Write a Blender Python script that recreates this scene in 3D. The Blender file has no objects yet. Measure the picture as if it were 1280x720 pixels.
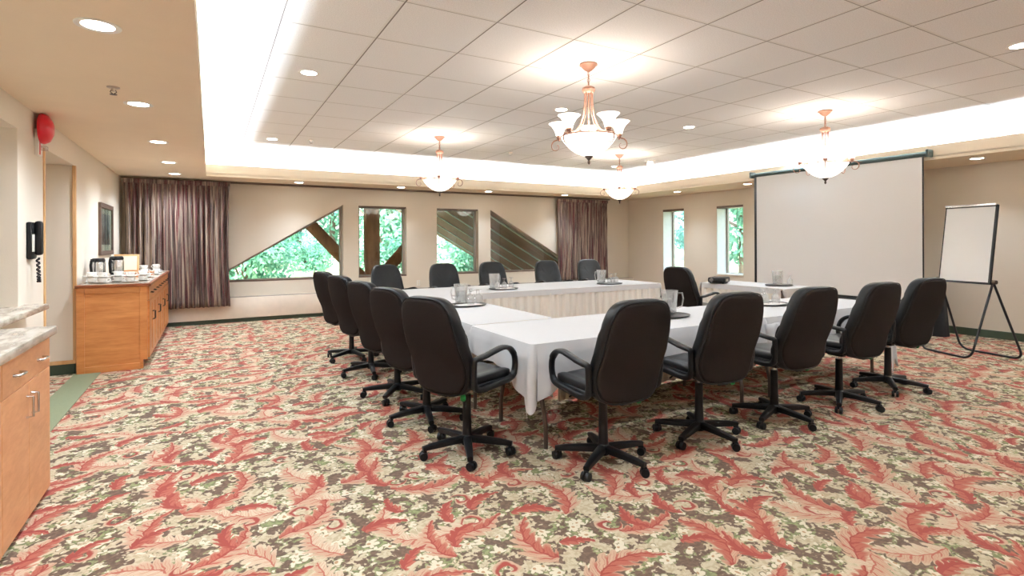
import bpy, bmesh, math, random
from mathutils import Vector, Matrix
random.seed(7)
PI = math.pi
SC = bpy.context.scene
COL = SC.collection

# ------------------------------------------------------------------ helpers
def srgb(r, g, b, k=1.0):
    f = lambda c: (c/12.92 if c <= .04045 else ((c+.055)/1.055)**2.4)
    return tuple(f(v/255.0)*k for v in (r, g, b))

class Ex:
    """a scalar or colour socket with arithmetic"""
    def __init__(s, g, sock): s.g, s.s = g, sock
    def _m(s, op, o=None, c=None): return s.g.math(op, s, o, c)
    def __add__(s, o): return s._m('ADD', o)
    __radd__ = __add__
    def __sub__(s, o): return s._m('SUBTRACT', o)
    def __rsub__(s, o): return s.g.math('SUBTRACT', o, s)
    def __mul__(s, o): return s._m('MULTIPLY', o)
    __rmul__ = __mul__
    def __truediv__(s, o): return s._m('DIVIDE', o)
    def __rtruediv__(s, o): return s.g.math('DIVIDE', o, s)
    def __neg__(s): return s*-1.0
    def abs(s): return s._m('ABSOLUTE')
    def sin(s): return s._m('SINE')
    def cos(s): return s._m('COSINE')
    def sqrt(s): return s._m('SQRT')
    def pow(s, k): return s._m('POWER', k)
    def max(s, o): return s._m('MAXIMUM', o)
    def min(s, o): return s._m('MINIMUM', o)
    def fract(s): return s._m('FRACT')
    def gt(s, o): return s._m('GREATER_THAN', o)
    def lt(s, o): return s._m('LESS_THAN', o)

class Graph:
    def __init__(s, name):
        s.m = bpy.data.materials.new(name); s.m.use_nodes = True
        s.nt = s.m.node_tree; s.nt.nodes.clear()
        s.out = s.nt.nodes.new('ShaderNodeOutputMaterial')
    def n(s, t, **kw):
        nd = s.nt.nodes.new(t)
        for k, v in kw.items(): setattr(nd, k, v)
        return nd
    def put(s, sock, v):
        if isinstance(v, Ex): s.nt.links.new(v.s, sock)
        elif hasattr(v, 'is_linked') and hasattr(v, 'node'): s.nt.links.new(v, sock)
        elif v is not None:
            if isinstance(v, tuple) and len(v) == 3 and sock.type == 'RGBA': v = (*v, 1)
            sock.default_value = v
    def math(s, op, a, b=None, c=None):
        nd = s.n('ShaderNodeMath', operation=op)
        s.put(nd.inputs[0], a)
        if b is not None: s.put(nd.inputs[1], b)
        if c is not None: s.put(nd.inputs[2], c)
        return Ex(s, nd.outputs[0])
    def ss(s, v, lo, hi):
        nd = s.n('ShaderNodeMapRange', interpolation_type='SMOOTHSTEP')
        s.put(nd.inputs['Value'], v); nd.inputs['From Min'].default_value = lo; nd.inputs['From Max'].default_value = hi
        return Ex(s, nd.outputs['Result'])
    def mix(s, f, a, b):
        nd = s.n('ShaderNodeMix', data_type='RGBA')
        s.put(nd.inputs[0], f); s.put(nd.inputs[6], a); s.put(nd.inputs[7], b)
        return Ex(s, nd.outputs[2])
    def coords(s, kind='Object'):
        return s.n('ShaderNodeTexCoord').outputs[kind]
    def xyz(s, v):
        nd = s.n('ShaderNodeSeparateXYZ'); s.put(nd.inputs[0], v)
        return [Ex(s, o) for o in nd.outputs]
    def vec(s, x, y, z=0.0):
        nd = s.n('ShaderNodeCombineXYZ')
        for i, v in enumerate((x, y, z)): s.put(nd.inputs[i], v)
        return Ex(s, nd.outputs[0])
    def scale(s, v, sc):
        nd = s.n('ShaderNodeMapping'); s.put(nd.inputs['Vector'], v)
        nd.inputs['Scale'].default_value = sc if isinstance(sc, tuple) else (sc, sc, sc)
        return Ex(s, nd.outputs[0])
    def noise(s, v, scale, detail=2.0, rough=.5):
        nd = s.n('ShaderNodeTexNoise'); s.put(nd.inputs['Vector'], v)
        nd.inputs['Scale'].default_value = scale; nd.inputs['Detail'].default_value = detail
        nd.inputs['Roughness'].default_value = rough
        return Ex(s, nd.outputs['Fac'])
    def voro(s, v, scale, rand=1.0, feature='F1'):
        nd = s.n('ShaderNodeTexVoronoi', voronoi_dimensions='2D', feature=feature)
        s.put(nd.inputs['Vector'], v); nd.inputs['Scale'].default_value = scale
        nd.inputs['Randomness'].default_value = rand
        return nd
    def bsdf(s, color, rough=.5, metal=0.0, bump=None, bstr=.3, bdist=.01, **kw):
        b = s.n('ShaderNodeBsdfPrincipled')
        s.put(b.inputs['Base Color'], color); s.put(b.inputs['Roughness'], rough)
        s.put(b.inputs['Metallic'], metal)
        for k, v in kw.items(): s.put(b.inputs[k.replace('_', ' ')], v)
        if bump is not None:
            bp = s.n('ShaderNodeBump'); bp.inputs['Strength'].default_value = bstr
            bp.inputs['Distance'].default_value = bdist
            s.put(bp.inputs['Height'], bump); s.nt.links.new(bp.outputs[0], b.inputs['Normal'])
        s.nt.links.new(b.outputs[0], s.out.inputs[0])
        return s.m

MT = {}
def simple(name, col, rough=.5, metal=0.0, nscale=0, namt=.08, bstr=.2, bdist=.003, bscale=None, **kw):
    g = Graph(name); c = g.coords()
    k = g.noise(c, nscale or 12.0, 3.0)
    lo = tuple(v*(1-namt) for v in col); hi = tuple(min(1, v*(1+namt)) for v in col)
    color = g.mix(k, lo, hi)
    MT[name] = g.bsdf(color, rough, metal, g.noise(c, bscale or 180.0, 2.0) if bstr else None, bstr, bdist, **kw)
    return MT[name]

def wood(name, base, dark, grain=(3, 3, 40), rough=.35):
    g = Graph(name); c = g.coords()
    n1 = g.noise(g.scale(c, grain), 1.0, 4.0, .6)
    n2 = g.noise(g.scale(c, tuple(v*6 for v in grain)), 1.0, 2.0)
    f = g.ss(n1*.75+n2*.25, .3, .72)
    MT[name] = g.bsdf(g.mix(f, dark, base), rough, 0, n2, .05, .002)
    return MT[name]

def emitter(name, col, strength):
    g = Graph(name); e = g.n('ShaderNodeEmission')
    g.put(e.inputs[0], col); e.inputs[1].default_value = strength
    g.nt.links.new(e.outputs[0], g.out.inputs[0]); MT[name] = g.m
    return g.m

def glass(name, tint, refl=.12, white=.0, rough=.02):
    g = Graph(name)
    t = g.n('ShaderNodeBsdfTransparent'); g.put(t.inputs[0], tint)
    gl = g.n('ShaderNodeBsdfGlossy'); gl.inputs['Roughness'].default_value = rough
    fr = g.n('ShaderNodeLayerWeight'); fr.inputs[0].default_value = .35
    f = Ex(g, fr.outputs['Facing'])*.5 + refl
    m = g.n('ShaderNodeMixShader'); g.put(m.inputs[0], f.min(.85))
    g.nt.links.new(t.outputs[0], m.inputs[1]); g.nt.links.new(gl.outputs[0], m.inputs[2])
    last = m
    if white:
        d = g.n('ShaderNodeBsdfDiffuse'); g.put(d.inputs[0], (.95, .95, .94))
        m2 = g.n('ShaderNodeMixShader'); m2.inputs[0].default_value = white
        g.nt.links.new(m.outputs[0], m2.inputs[1]); g.nt.links.new(d.outputs[0], m2.inputs[2]); last = m2
    g.nt.links.new(last.outputs[0], g.out.inputs[0]); MT[name] = g.m
    return g.m

def spow(v, e): return math.copysign(abs(v)**e, v)

class MB:
    def __init__(s): s.b = bmesh.new()
    def _xf(s, vs, rot=None, loc=None):
        if rot is not None: bmesh.ops.transform(s.b, matrix=rot.to_4x4() if hasattr(rot, 'to_4x4') else rot, verts=vs)
        if loc is not None: bmesh.ops.translate(s.b, vec=Vector(loc), verts=vs)
    def box(s, a, b, bev=0, seg=2, rot=None, at=None):
        """box from corner a to corner b"""
        r = bmesh.ops.create_cube(s.b, size=1.0); vs = r['verts']
        a = Vector(a); b = Vector(b); d = b-a; c = (a+b)/2
        bmesh.ops.scale(s.b, vec=(abs(d.x), abs(d.y), abs(d.z)), verts=vs)
        if bev:
            es = list({e for v in vs for e in v.link_edges})
            r2 = bmesh.ops.bevel(s.b, geom=es, offset=min(bev, .49*min(abs(d.x), abs(d.y), abs(d.z))), segments=seg, profile=.5, affect='EDGES')
            vs = list({v for f in r2['faces'] for v in f.verts} | {v for v in vs if v.is_valid})
        s._xf(vs, rot, c if at is None else at)
        return s
    def lathe(s, prof, at=(0, 0, 0), seg=24, rot=None, capb=False, capt=False):
        """prof: list of (r,z)"""
        rings = []; new = []
        for r, z in prof:
            if r < 1e-6:
                v = s.b.verts.new((0, 0, z)); rings.append([v]); new.append(v)
            else:
                ring = [s.b.verts.new((r*math.cos(2*PI*i/seg), r*math.sin(2*PI*i/seg), z)) for i in range(seg)]
                rings.append(ring); new += ring
        for A, B in zip(rings, rings[1:]):
            for i in range(seg):
                j = (i+1) % seg
                if len(A) == 1 and len(B) == 1: continue
                if len(A) == 1: s.b.faces.new((A[0], B[i], B[j]))
                elif len(B) == 1: s.b.faces.new((A[i], A[j], B[0]))
                else: s.b.faces.new((A[i], A[j], B[j], B[i]))
        if capb and len(rings[0]) > 1: s.b.faces.new(list(reversed(rings[0])))
        if capt and len(rings[-1]) > 1: s.b.faces.new(rings[-1])
        s._xf(new, rot, at)
        return s
    def cyl(s, p0, p1, r0, r1=None, seg=16):
        r1 = r0 if r1 is None else r1
        p0 = Vector(p0); p1 = Vector(p1); d = p1-p0
        q = d.to_track_quat('Z', 'Y').to_matrix()
        return s.lathe([(0, 0), (r0, 0), (r1, d.length), (0, d.length)], p0, seg, q)
    def tube(s, pts, r, seg=8, side=None, r2=None, closed=False, cap=True):
        """sweep; r may be a list; side + r2: flattened section, r2 along side"""
        P = [Vector(p) for p in pts]; n = len(P); rings = []
        up = None
        for i, p in enumerate(P):
            if closed: t = P[(i+1) % n]-P[i-1]
            else: t = P[min(i+1, n-1)]-P[max(i-1, 0)]
            t.normalize()
            if side is not None:
                a = Vector(side).normalized(); b = t.cross(a).normalized()
            else:
                if up is None:
                    up = Vector((0, 0, 1)) if abs(t.z) < .9 else Vector((1, 0, 0))
                a = t.cross(up).normalized(); b = a.cross(t).normalized(); up = b
            ri = r[i] if isinstance(r, (list, tuple)) else r
            ra = ri if r2 is None else (r2[i] if isinstance(r2, (list, tuple)) else r2)
            ring = []
            for k in range(seg):
                an = 2*PI*k/seg
                ca, sa = math.cos(an), math.sin(an)
                if side is not None: ca, sa = spow(ca, .6), spow(sa, .6)
                ring.append(s.b.verts.new(p + a*(ra*ca) + b*(ri*sa)))
            rings.append(ring)
        m = n if closed else n-1
        for i in range(m):
            A, B = rings[i], rings[(i+1) % n]
            for k in range(seg):
                l = (k+1) % seg
                s.b.faces.new((A[k], A[l], B[l], B[k]))
        if cap and not closed:
            s.b.faces.new(list(reversed(rings[0]))); s.b.faces.new(rings[-1])
        return s
    def sup(s, a, th, b, e1=.5, e2=.35, nu=40, nv=14, fn=None):
        """superellipsoid: outline a (x) by b (z), thickness th (y); fn maps each point"""
        rings = []
        for j in range(nv+1):
            la = -PI/2+PI*j/nv
            if j in (0, nv):
                rings.append([s.b.verts.new((0, th*spow(math.sin(la), e1), 0))]); continue
            c = spow(math.cos(la), e1); y = th*spow(math.sin(la), e1)
            rings.append([s.b.verts.new((a*c*spow(math.cos(2*PI*i/nu), e2), y, b*c*spow(math.sin(2*PI*i/nu), e2))) for i in range(nu)])
        for A, B in zip(rings, rings[1:]):
            for i in range(nu):
                k = (i+1) % nu
                if len(A) == 1: s.b.faces.new((A[0], B[k], B[i]))
                elif len(B) == 1: s.b.faces.new((A[i], A[k], B[0]))
                else: s.b.faces.new((A[i], A[k], B[k], B[i]))
        if fn:
            for R in rings:
                for v in R: v.co = Vector(fn(*v.co))
        return s
    def poly(s, outer, holes, mp, depth):
        """outline with holes in 2D, mapped by mp(u,v,w), extruded to w=depth"""
        edges = []; 
        for loop in [outer]+list(holes):
            vs = [s.b.verts.new((u, v, 0)) for u, v in loop]
            edges += [s.b.edges.new((vs[i], vs[(i+1) % len(vs)])) for i in range(len(vs))]
        r = bmesh.ops.triangle_fill(s.b, use_beauty=True, use_dissolve=False, edges=edges, normal=(0, 0, 1))
        fs = [f for f in r['geom'] if isinstance(f, bmesh.types.BMFace)]
        if depth:
            e = bmesh.ops.extrude_face_region(s.b, geom=fs)
            vs2 = [v for v in e['geom'] if isinstance(v, bmesh.types.BMVert)]
            bmesh.ops.translate(s.b, vec=(0, 0, depth), verts=vs2)
        for v in s.b.verts: v.co = Vector(mp(*v.co))
        return s
    def grid(s, nx, ny, fn):
        V = [[s.b.verts.new(fn(i/nx, j/ny)) for i in range(nx+1)] for j in range(ny+1)]
        for j in range(ny):
            for i in range(nx):
                s.b.faces.new((V[j][i], V[j][i+1], V[j+1][i+1], V[j+1][i]))
        return s
    def done(s, name, mat, parent=None, smooth=True, ang=40, loc=None, weld=False):
        if weld: bmesh.ops.remove_doubles(s.b, verts=s.b.verts, dist=1e-5)
        bmesh.ops.recalc_face_normals(s.b, faces=s.b.faces)
        me = bpy.data.meshes.new(name); s.b.to_mesh(me); s.b.free()
        me.materials.append(MT[mat] if isinstance(mat, str) else mat)
        if smooth:
            me.shade_smooth(); me.set_sharp_from_angle(angle=math.radians(ang))
        o = bpy.data.objects.new(name, me); COL.objects.link(o)
        if parent: o.parent = parent
        if loc is not None: o.location = loc
        return o

def tag(o, label=None, cat=None, group=None, kind=None):
    if label: o['label'] = label
    if cat: o['category'] = cat
    if group: o['group'] = group
    if kind: o['kind'] = kind
    return o
def thing(name, label, cat, loc=(0, 0, 0), rz=0, group=None):
    o = bpy.data.objects.new(name, None); COL.objects.link(o)
    o.empty_display_size = .1
    o.location = loc; o.rotation_euler = (0, 0, rz)
    return tag(o, label, cat, group)
def struct(o): o['kind'] = 'structure'; return o
def kids(o): return [c for c in bpy.data.objects if c.parent == o]
def dup(o, loc=None, rz=None, label=None, parent=None, scale=None):
    c = o.copy(); COL.objects.link(c)
    if parent is not None: c.parent = parent
    if loc is not None: c.location = loc
    if rz is not None: c.rotation_euler = (0, 0, rz)
    if scale is not None: c.scale = scale
    if label: c['label'] = label
    for k in kids(o): dup(k, parent=c)
    return c
R = math.radians

# ------------------------------------------------------------------ materials
simple('wall_vinyl', srgb(220, 210, 194), .75, nscale=2, namt=.03, bstr=.25, bscale=140)
simple('wall_light', srgb(228, 218, 202), .75, nscale=2, namt=.03, bstr=.2, bscale=140)
simple('soffit_paint', srgb(240, 223, 198), .85, nscale=3, namt=.04, bstr=.3, bscale=90)
simple('cove_white', srgb(246, 246, 242), .8, bstr=0)
simple('white_paint', srgb(238, 236, 230), .5, bstr=0)
simple('reveal_white', srgb(224, 224, 222), .6, bstr=0)
simple('heater_white', srgb(226, 214, 198), .45, bstr=0)
simple('green_base', srgb(52, 66, 50), .45, bstr=0)
simple('green_carpet', srgb(128, 134, 104), .95, nscale=60, namt=.12, bstr=.6, bscale=400)
simple('frame_brown', srgb(104, 84, 72), .5, bstr=0)
simple('frame_grey', srgb(150, 140, 128), .45, bstr=0)
wood('trim_wood', srgb(224, 184, 134), srgb(200, 152, 100), (8, 8, 1.5))
wood('maple', srgb(214, 148, 90), srgb(188, 118, 64), (2, 6, 14), .3)
wood('maple_dark', srgb(160, 90, 48), srgb(120, 62, 34), (2, 6, 14), .3)
wood('pale_cabinet', srgb(226, 168, 120), srgb(204, 140, 94), (2, 3, 10), .4)
wood('log_wood', srgb(205, 140, 100), srgb(165, 102, 72), (6, 6, 1.2), .7)
wood('roof_wood', srgb(176, 116, 92), srgb(134, 84, 66), (1, 8, 1), .7)
simple('leather', srgb(13, 14, 16), .38, Specular_IOR_Level=.32, nscale=6, namt=.2, bstr=.25, bscale=160, bdist=.001)
simple('chair_fabric', srgb(34, 28, 25), .95, Specular_IOR_Level=.08, nscale=240, namt=.35, bstr=.5, bscale=420, bdist=.001)
simple('black_plastic', srgb(13, 14, 16), .42, Specular_IOR_Level=.3, bstr=0)
simple('black_cloth', srgb(22, 22, 24), .9, bstr=.3)
simple('dark_metal', srgb(92, 80, 72), .4, .6, bstr=0)
simple('black_metal', srgb(30, 30, 33), .35, .3, bstr=0)
simple('steel', srgb(215, 215, 215), .22, 1.0, bstr=0)
simple('nickel', srgb(195, 180, 165), .3, 1.0, bstr=0)
simple('green_plastic', srgb(20, 130, 60), .35, bstr=0)
simple('red_plastic', srgb(205, 25, 45), .3, bstr=0)
simple('white_plastic', srgb(235, 232, 225), .35, bstr=0)
simple('china', srgb(246, 244, 240), .15, bstr=0)
simple('napkin', srgb(242, 240, 236), .9, bstr=0)
simple('bronze', srgb(168, 126, 108), .5, .2, bstr=0)
simple('screen_white', srgb(238, 238, 238), .7, nscale=1, namt=.01, bstr=0)
simple('board_white', srgb(240, 242, 242), .18, nscale=1, namt=.01, bstr=0)
simple('case_green', srgb(62, 78, 76), .4, .2, bstr=0)
simple('tray_black', srgb(38, 36, 36), .4, bstr=0)
simple('fence_green', srgb(70, 110, 70), .8, bstr=0)
simple('bark', srgb(92, 78, 66), .9, nscale=6, namt=.4, bstr=.6, bscale=30)
simple('concrete', srgb(200, 196, 186), .9, bstr=.2)
simple('daylight_block', srgb(60, 60, 60), .9, bstr=0)
simple('paper', srgb(235, 225, 205), .8, bstr=0)
emitter('lamp_white', (1.0, .94, .84), 12.0)
emitter('tube_light', (.82, .91, 1.0), 95.0)
emitter('bulb_glow', (1.0, .86, .68), 6.0)
glass('window_glass', (.93, .99, .97), .04)
glass('clear_glass', (.98, .985, .985), .10, .14)
glass('water', (.94, .96, .97), .1, .05)

# frosted lamp glass: glows, its warm tint mottled by noise
def lamp_glass():
    g = Graph('lamp_glass'); b = g.n('ShaderNodeBsdfPrincipled')
    n = g.noise(g.coords(), 14.0, 3.0)
    g.put(b.inputs['Base Color'], g.mix(n, srgb(250, 226, 196), srgb(255, 244, 226)))
    b.inputs['Roughness'].default_value = .4
    g.put(b.inputs['Emission Color'], g.mix(n, (1.0, .93, .84), (1.0, .96, .90)))
    b.inputs['Emission Strength'].default_value = 1.05
    g.nt.links.new(b.outputs[0], g.out.inputs[0]); MT['lamp_glass'] = g.m
lamp_glass()

def cloth_mat(name, col, sub):
    g = Graph(name); c = g.coords()
    n = g.noise(c, 3.0, 4.0, .6)
    w = g.noise(c, 500.0, 1.0)
    MT[name] = g.bsdf(g.mix(n, tuple(v*.97 for v in col), col), .85, 0, n*.9+w*.1, .15, .02)
cloth_mat('tablecloth', srgb(206, 206, 206), 0)
cloth_mat('skirt_cloth', srgb(222, 216, 206), 0)

def curtain_mat():
    g = Graph('curtain'); x, y, z = g.xyz(g.coords())
    v = g.vec(x*1.0, y*1.0, z*.03)
    n = g.noise(v, 22.0, 2.0, .6)
    n2 = g.noise(g.vec(x+3.1, y, z*.02), 48.0, 1.0)
    sp = g.noise(g.vec(x, y, z), 130.0, 2.0, .7)
    c = g.mix(g.ss(n, .38, .44), srgb(84, 38, 42), srgb(110, 90, 82))
    c = g.mix(g.ss(n, .50, .54), c, srgb(168, 148, 130))
    c = g.mix(g.ss(n2, .60, .64), c, srgb(104, 46, 50))
    c = g.mix(g.ss(n2, .42, .38), c, srgb(72, 60, 56))
    c = g.mix(g.ss(sp, .58, .7)*.55, c, srgb(205, 185, 165))
    MT['curtain'] = g.bsdf(c, .8, 0, sp, .15, .003)
curtain_mat()

def marble_mat():
    g = Graph('laminate'); c = g.coords()
    n = g.noise(g.scale(c, (5, 1.2, 5)), 3.0, 6.0, .65)
    n2 = g.noise(c, 26.0, 3.0)
    k = g.mix(g.ss(n, .36, .62), srgb(150, 134, 116), srgb(206, 196, 180))
    k = g.mix(n2*.35, k, srgb(176, 172, 164))
    MT['laminate'] = g.bsdf(k, .22)
marble_mat()

def ceiling_mat():
    g = Graph('ceiling_tile'); x, y, z = g.xyz(g.coords('Object'))
    sx, sy = .688, .718
    u = ((x-.435)/sx+20.0).fract()*sx; v = ((y-1.985)/sy+20.0).fract()*sy
    du = u.min(sx-u); dv = v.min(sy-v)
    bar = g.math('MAXIMUM', g.ss(du, .013, .011), g.ss(dv, .013, .011))
    bar_shadow = g.math('MAXIMUM', g.ss((u-.012).abs(), .007, .003)*1.0, g.ss((v-.010).abs(), .005, .002)*.75)  # grey shadow line painted beside each grid bar
    sp = g.noise(g.coords('Object'), 120.0, 3.0, .7)
    tile = g.mix(g.ss(sp, .3, .66), srgb(232, 232, 231), srgb(250, 250, 249))
    c = g.mix(bar, tile, srgb(236, 235, 231))
    c = g.mix(bar_shadow, c, srgb(128, 122, 116))
    MT['ceiling_tile'] = g.bsdf(c, .85, 0, sp*.4+bar*.5-bar_shadow*.8, .3, .01)
ceiling_mat()

def carpet_mat():
    g = Graph('carpet'); x, y, z = g.xyz(g.coords('Object'))
    w1 = g.noise(g.vec(x, y), 14.0, 2.0); w2 = g.noise(g.vec(x+9.0, y+4.0), 14.0, 2.0)
    f1 = g.noise(g.vec(x+2.0, y), 60.0, 1.0)
    wx = x+(w1-.5)*.05; wy = y+(w2-.5)*.05
    P = g.vec(wx, wy)
    brown, brown2 = srgb(84, 64, 50), srgb(112, 88, 70)
    green, green2 = srgb(108, 120, 74), srgb(146, 152, 104)
    cream, cream2 = srgb(204, 190, 160), srgb(224, 214, 188)
    red, salmon, pink = srgb(152, 52, 42), srgb(176, 94, 74), srgb(200, 166, 138)
    # ground patches
    n1 = g.noise(P, 8.5, 2.5, .6); n2 = g.noise(g.vec(wx+5.0, wy-3.0), 10.0, 2.0, .55)
    fine = g.noise(P, 46.0, 2.0)
    col = g.mix(g.ss(fine, .35, .65), brown, brown2)
    gr = g.mix(g.ss(fine, .4, .6), green, green2)
    col = g.mix(g.ss(n2+(fine-.5)*.25, .485, .53), col, gr)
    # cream cloudy foliage, ragged edges
    rag = n1+(fine-.5)*.34
    col = g.mix(g.ss(rag, .515, .55), col, g.mix(g.ss(fine, .42, .58), srgb(184, 168, 136), cream))
    # blossoms: round heads of petals around a darker eye, sitting in clusters
    vf = g.voro(P, 13.0, .75); d = Ex(g, vf.outputs['Distance'])
    bx, by, _ = g.xyz(Ex(g, vf.outputs['Position']))
    pa = g.math('ARCTAN2', wy-by, wx-bx)
    prad = ((pa*3.0).sin().abs()*.26+.26)
    on = g.ss(n2-n1*.35, .365, .385)
    pet = g.ss(d-prad, .03, -.01)*on
    col = g.mix(g.ss(d-prad, .12, .05)*on, col, srgb(122, 112, 84))
    col = g.mix(pet, col, cream2)
    col = g.mix(g.ss(d, .13, .09)*pet, col, srgb(176, 140, 104))
    def leaf(col, scale, off, L, W, base, spread, N, bend, c1, c2, c3, prob, rnd=.55):
        v = g.voro(g.vec(wx+off, wy+off*.6), scale, rnd)
        px, py, _ = g.xyz(Ex(g, v.outputs['Position'])); cr, cg, cb = g.xyz(Ex(g, v.outputs['Color']))
        dx = wx+off-px; dy = wy+off*.6-py
        an = (cr-.5)*spread+base
        ca, sa = an.cos(), an.sin()
        a = dx*ca+dy*sa; b = dy*ca-dx*sa
        sg = cb.gt(.5)*2.0-1.0
        b = b-sg*bend*(a*a)+sg*bend*.3*L*L
        sz = cg*.35+.8
        t = (a/(sz*L)*.5+.5)
        tc = t.max(0.0).min(1.0)
        env = (tc*(1.0-tc)*4.0).sqrt()*(1.25-tc*.7)*sz
        ab = b.abs()
        ph = (tc*N-ab/W*1.5)*PI
        lobe = ph.sin().abs(); vein = (ph*3.0).sin().abs()
        wd = env*W*(lobe*.5+.5)
        dd = ab/(wd+.0001)
        m = g.ss(dd, 1.0, .88)*t.gt(0.0)*t.lt(1.0)*cb.lt(prob)
        sidef = (b*sg).gt(0.0)
        k = g.mix(g.ss(lobe, .15, .5), c1, c2)
        k2 = g.mix(g.ss(lobe, .2, .7), c2, c3)
        k = g.mix(sidef, k, k2)
        k = g.mix(g.ss(dd, .55, .95)*.7, k, c3)
        k = g.mix(g.ss(vein, .45, .15)*g.ss(dd, .95, .5)*.55, k, c1)
        k = g.mix(g.ss(ab, .006, .003), k, c1)
        return g.mix(m, col, k)
    col = leaf(col, 2.7, 3.7, .20, .10, 2.3, 2.2, 8.0, 2.0, salmon, pink, srgb(210, 190, 162), .62)
    # curled scrolls
    def scroll(col, scale, off, Rr, c1, c2, prob):
        v = g.voro(g.vec(wx+off, wy-off), scale, .7)
        px, py, _ = g.xyz(Ex(g, v.outputs['Position'])); cr, cg, cb = g.xyz(Ex(g, v.outputs['Color']))
        dx = wx+off-px; dy = wy-off-py
        r = (dx*dx+dy*dy).sqrt(); th = g.math('ARCTAN2', dy, dx)
        ph = (th/(2*PI)+cr+2.0).fract()
        rad = ph*Rr*.75+Rr*.35
        th_ = (ph*(1.0-ph))*Rr*1.15
        m = g.ss((r-rad).abs()-th_, .003, -.002)*cg.lt(prob)
        k = g.mix(g.ss((r-rad)/(th_+.001), -.2, .5), c1, c2)
        return g.mix(m, col, k)
    col = scroll(col, 3.0, 1.3, .06, red, pink, .55)
    col = leaf(col, 2.6, 8.9, .21, .088, .75, 1.7, 7.0, -2.2, red, salmon, pink, .85)
    col = leaf(col, 3.9, 5.2, .115, .05, .55, 2.4, 5.0, 3.0, srgb(150, 50, 46), red, salmon, .6)
    tuft = g.noise(g.coords('Object'), 260.0, 2.0, .6)
    col = g.mix(tuft*.46, col, srgb(88, 70, 56))
    MT['carpet'] = g.bsdf(col, .95, 0, tuft, .5, .004)
carpet_mat()

def leaf_mat(name, c1, c2):
    g = Graph(name)
    oi = g.n('ShaderNodeObjectInfo')
    n = g.noise(g.coords(), 1.1, 4.0, .7)
    d = g.n('ShaderNodeBsdfDiffuse'); g.put(d.inputs[0], g.mix(g.ss(n, .32, .68), c1, c2))
    t = g.n('ShaderNodeBsdfTranslucent'); g.put(t.inputs[0], g.mix(n, c1, c2))
    m = g.n('ShaderNodeMixShader'); m.inputs[0].default_value = .4
    g.nt.links.new(d.outputs[0], m.inputs[1]); g.nt.links.new(t.outputs[0], m.inputs[2])
    g.nt.links.new(m.outputs[0], g.out.inputs[0]); MT[name] = g.m
leaf_mat('foliage', srgb(74, 132, 112), srgb(150, 196, 168))
leaf_mat('foliage_blue', srgb(90, 160, 160), srgb(175, 220, 215))
def lawn_mat():
    g = Graph('lawn'); c = g.coords()
    n = g.noise(c, .6, 5.0, .7)
    MT['lawn'] = g.bsdf(g.mix(g.ss(n, .35, .65), srgb(150, 166, 120), srgb(204, 200, 164)), .95)
lawn_mat()

# ------------------------------------------------------------------ camera
CAM_H, F_PX, YAW, CY, ROLL = 1.40, 666.5, R(29.47), 302.6, .00468
cam = bpy.data.objects.new('camera', bpy.data.cameras.new('camera')); COL.objects.link(cam)
cam.data.sensor_fit = 'HORIZONTAL'; cam.data.sensor_width = 36
cam.data.lens = 36*F_PX/1280
cam.data.shift_y = -(360-CY)/1280
cam.data.clip_start = .02
M = Matrix.Rotation(-YAW, 4, 'Z') @ Matrix.Rotation(PI/2, 4, 'X') @ Matrix.Rotation(-ROLL, 4, 'Z')
cam.matrix_world = Matrix.Translation((0, 0, CAM_H)) @ M
SC.camera = cam

# ------------------------------------------------------------------ room shell
XL, XR, YB, YF = -1.28, 9.70, 10.85, -3.0
ZS, ZC = 2.50, 3.00                       # soffit underside, tiled ceiling
CX0, CX1, CY0, CY1 = -.06, 8.60, -2.2, 10.0   # coffer opening
XA = -2.15                                # back of the alcoves in the side wall
m = MB(); m.grid(4, 4, lambda u, v: (XA+(XR-XA)*u, YF+(YB-YF)*v, 0)); struct(m.done('floor', 'carpet', smooth=False))
m = MB(); m.box((XL, 3.0, 0), (-1.045, 10.6, .006)); struct(m.done('floor_border', 'green_carpet', smooth=False))
# tiled ceiling above the coffer, running on over the cove ledge
m = MB(); m.box((CX0-.45, CY0-.45, ZC), (CX1+.45, CY1+.45, ZC+.05)); struct(m.done('ceiling', 'ceiling_tile', smooth=False))
# soffit ring with its upstand fascia
m = MB()
m.poly([(XA-.1, YF-.2), (XR+.4, YF-.2), (XR+.4, YB+.25), (XA-.1, YB+.25)], [[(CX0, CY0), (CX1, CY0), (CX1, CY1), (CX0, CY1)]],
       lambda u, v, w: (u, v, ZS+w), .05)
t_ = .05; zt = 2.70
for a, b in (((CX0-t_, CY0-t_, ZS+.04), (CX0, CY1+t_, zt)), ((CX1, CY0-t_, ZS+.04), (CX1+t_, CY1+t_, zt)),
             ((CX0, CY0-t_, ZS+.04), (CX1, CY0, zt)), ((CX0, CY1, ZS+.04), (CX1, CY1+t_, zt))):
    m.box(a, b)
struct(m.done('ceiling_soffit', 'soffit_paint', smooth=False))
# white cove walls behind the fascia
m = MB(); c_ = .45
for a, b in (((CX0-c_-.05, CY0-c_, ZS+.05), (CX0-c_, CY1+c_, ZC)), ((CX1+c_, CY0-c_, ZS+.05), (CX1+c_+.05, CY1+c_, ZC)),
             ((CX0-c_, CY0-c_-.05, ZS+.05), (CX1+c_, CY0-c_, ZC)), ((CX0-c_, CY1+c_, ZS+.05), (CX1+c_, CY1+c_+.05, ZC))):
    m.box(a, b)
struct(m.done('trim_1', 'cove_white', smooth=False))
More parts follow.
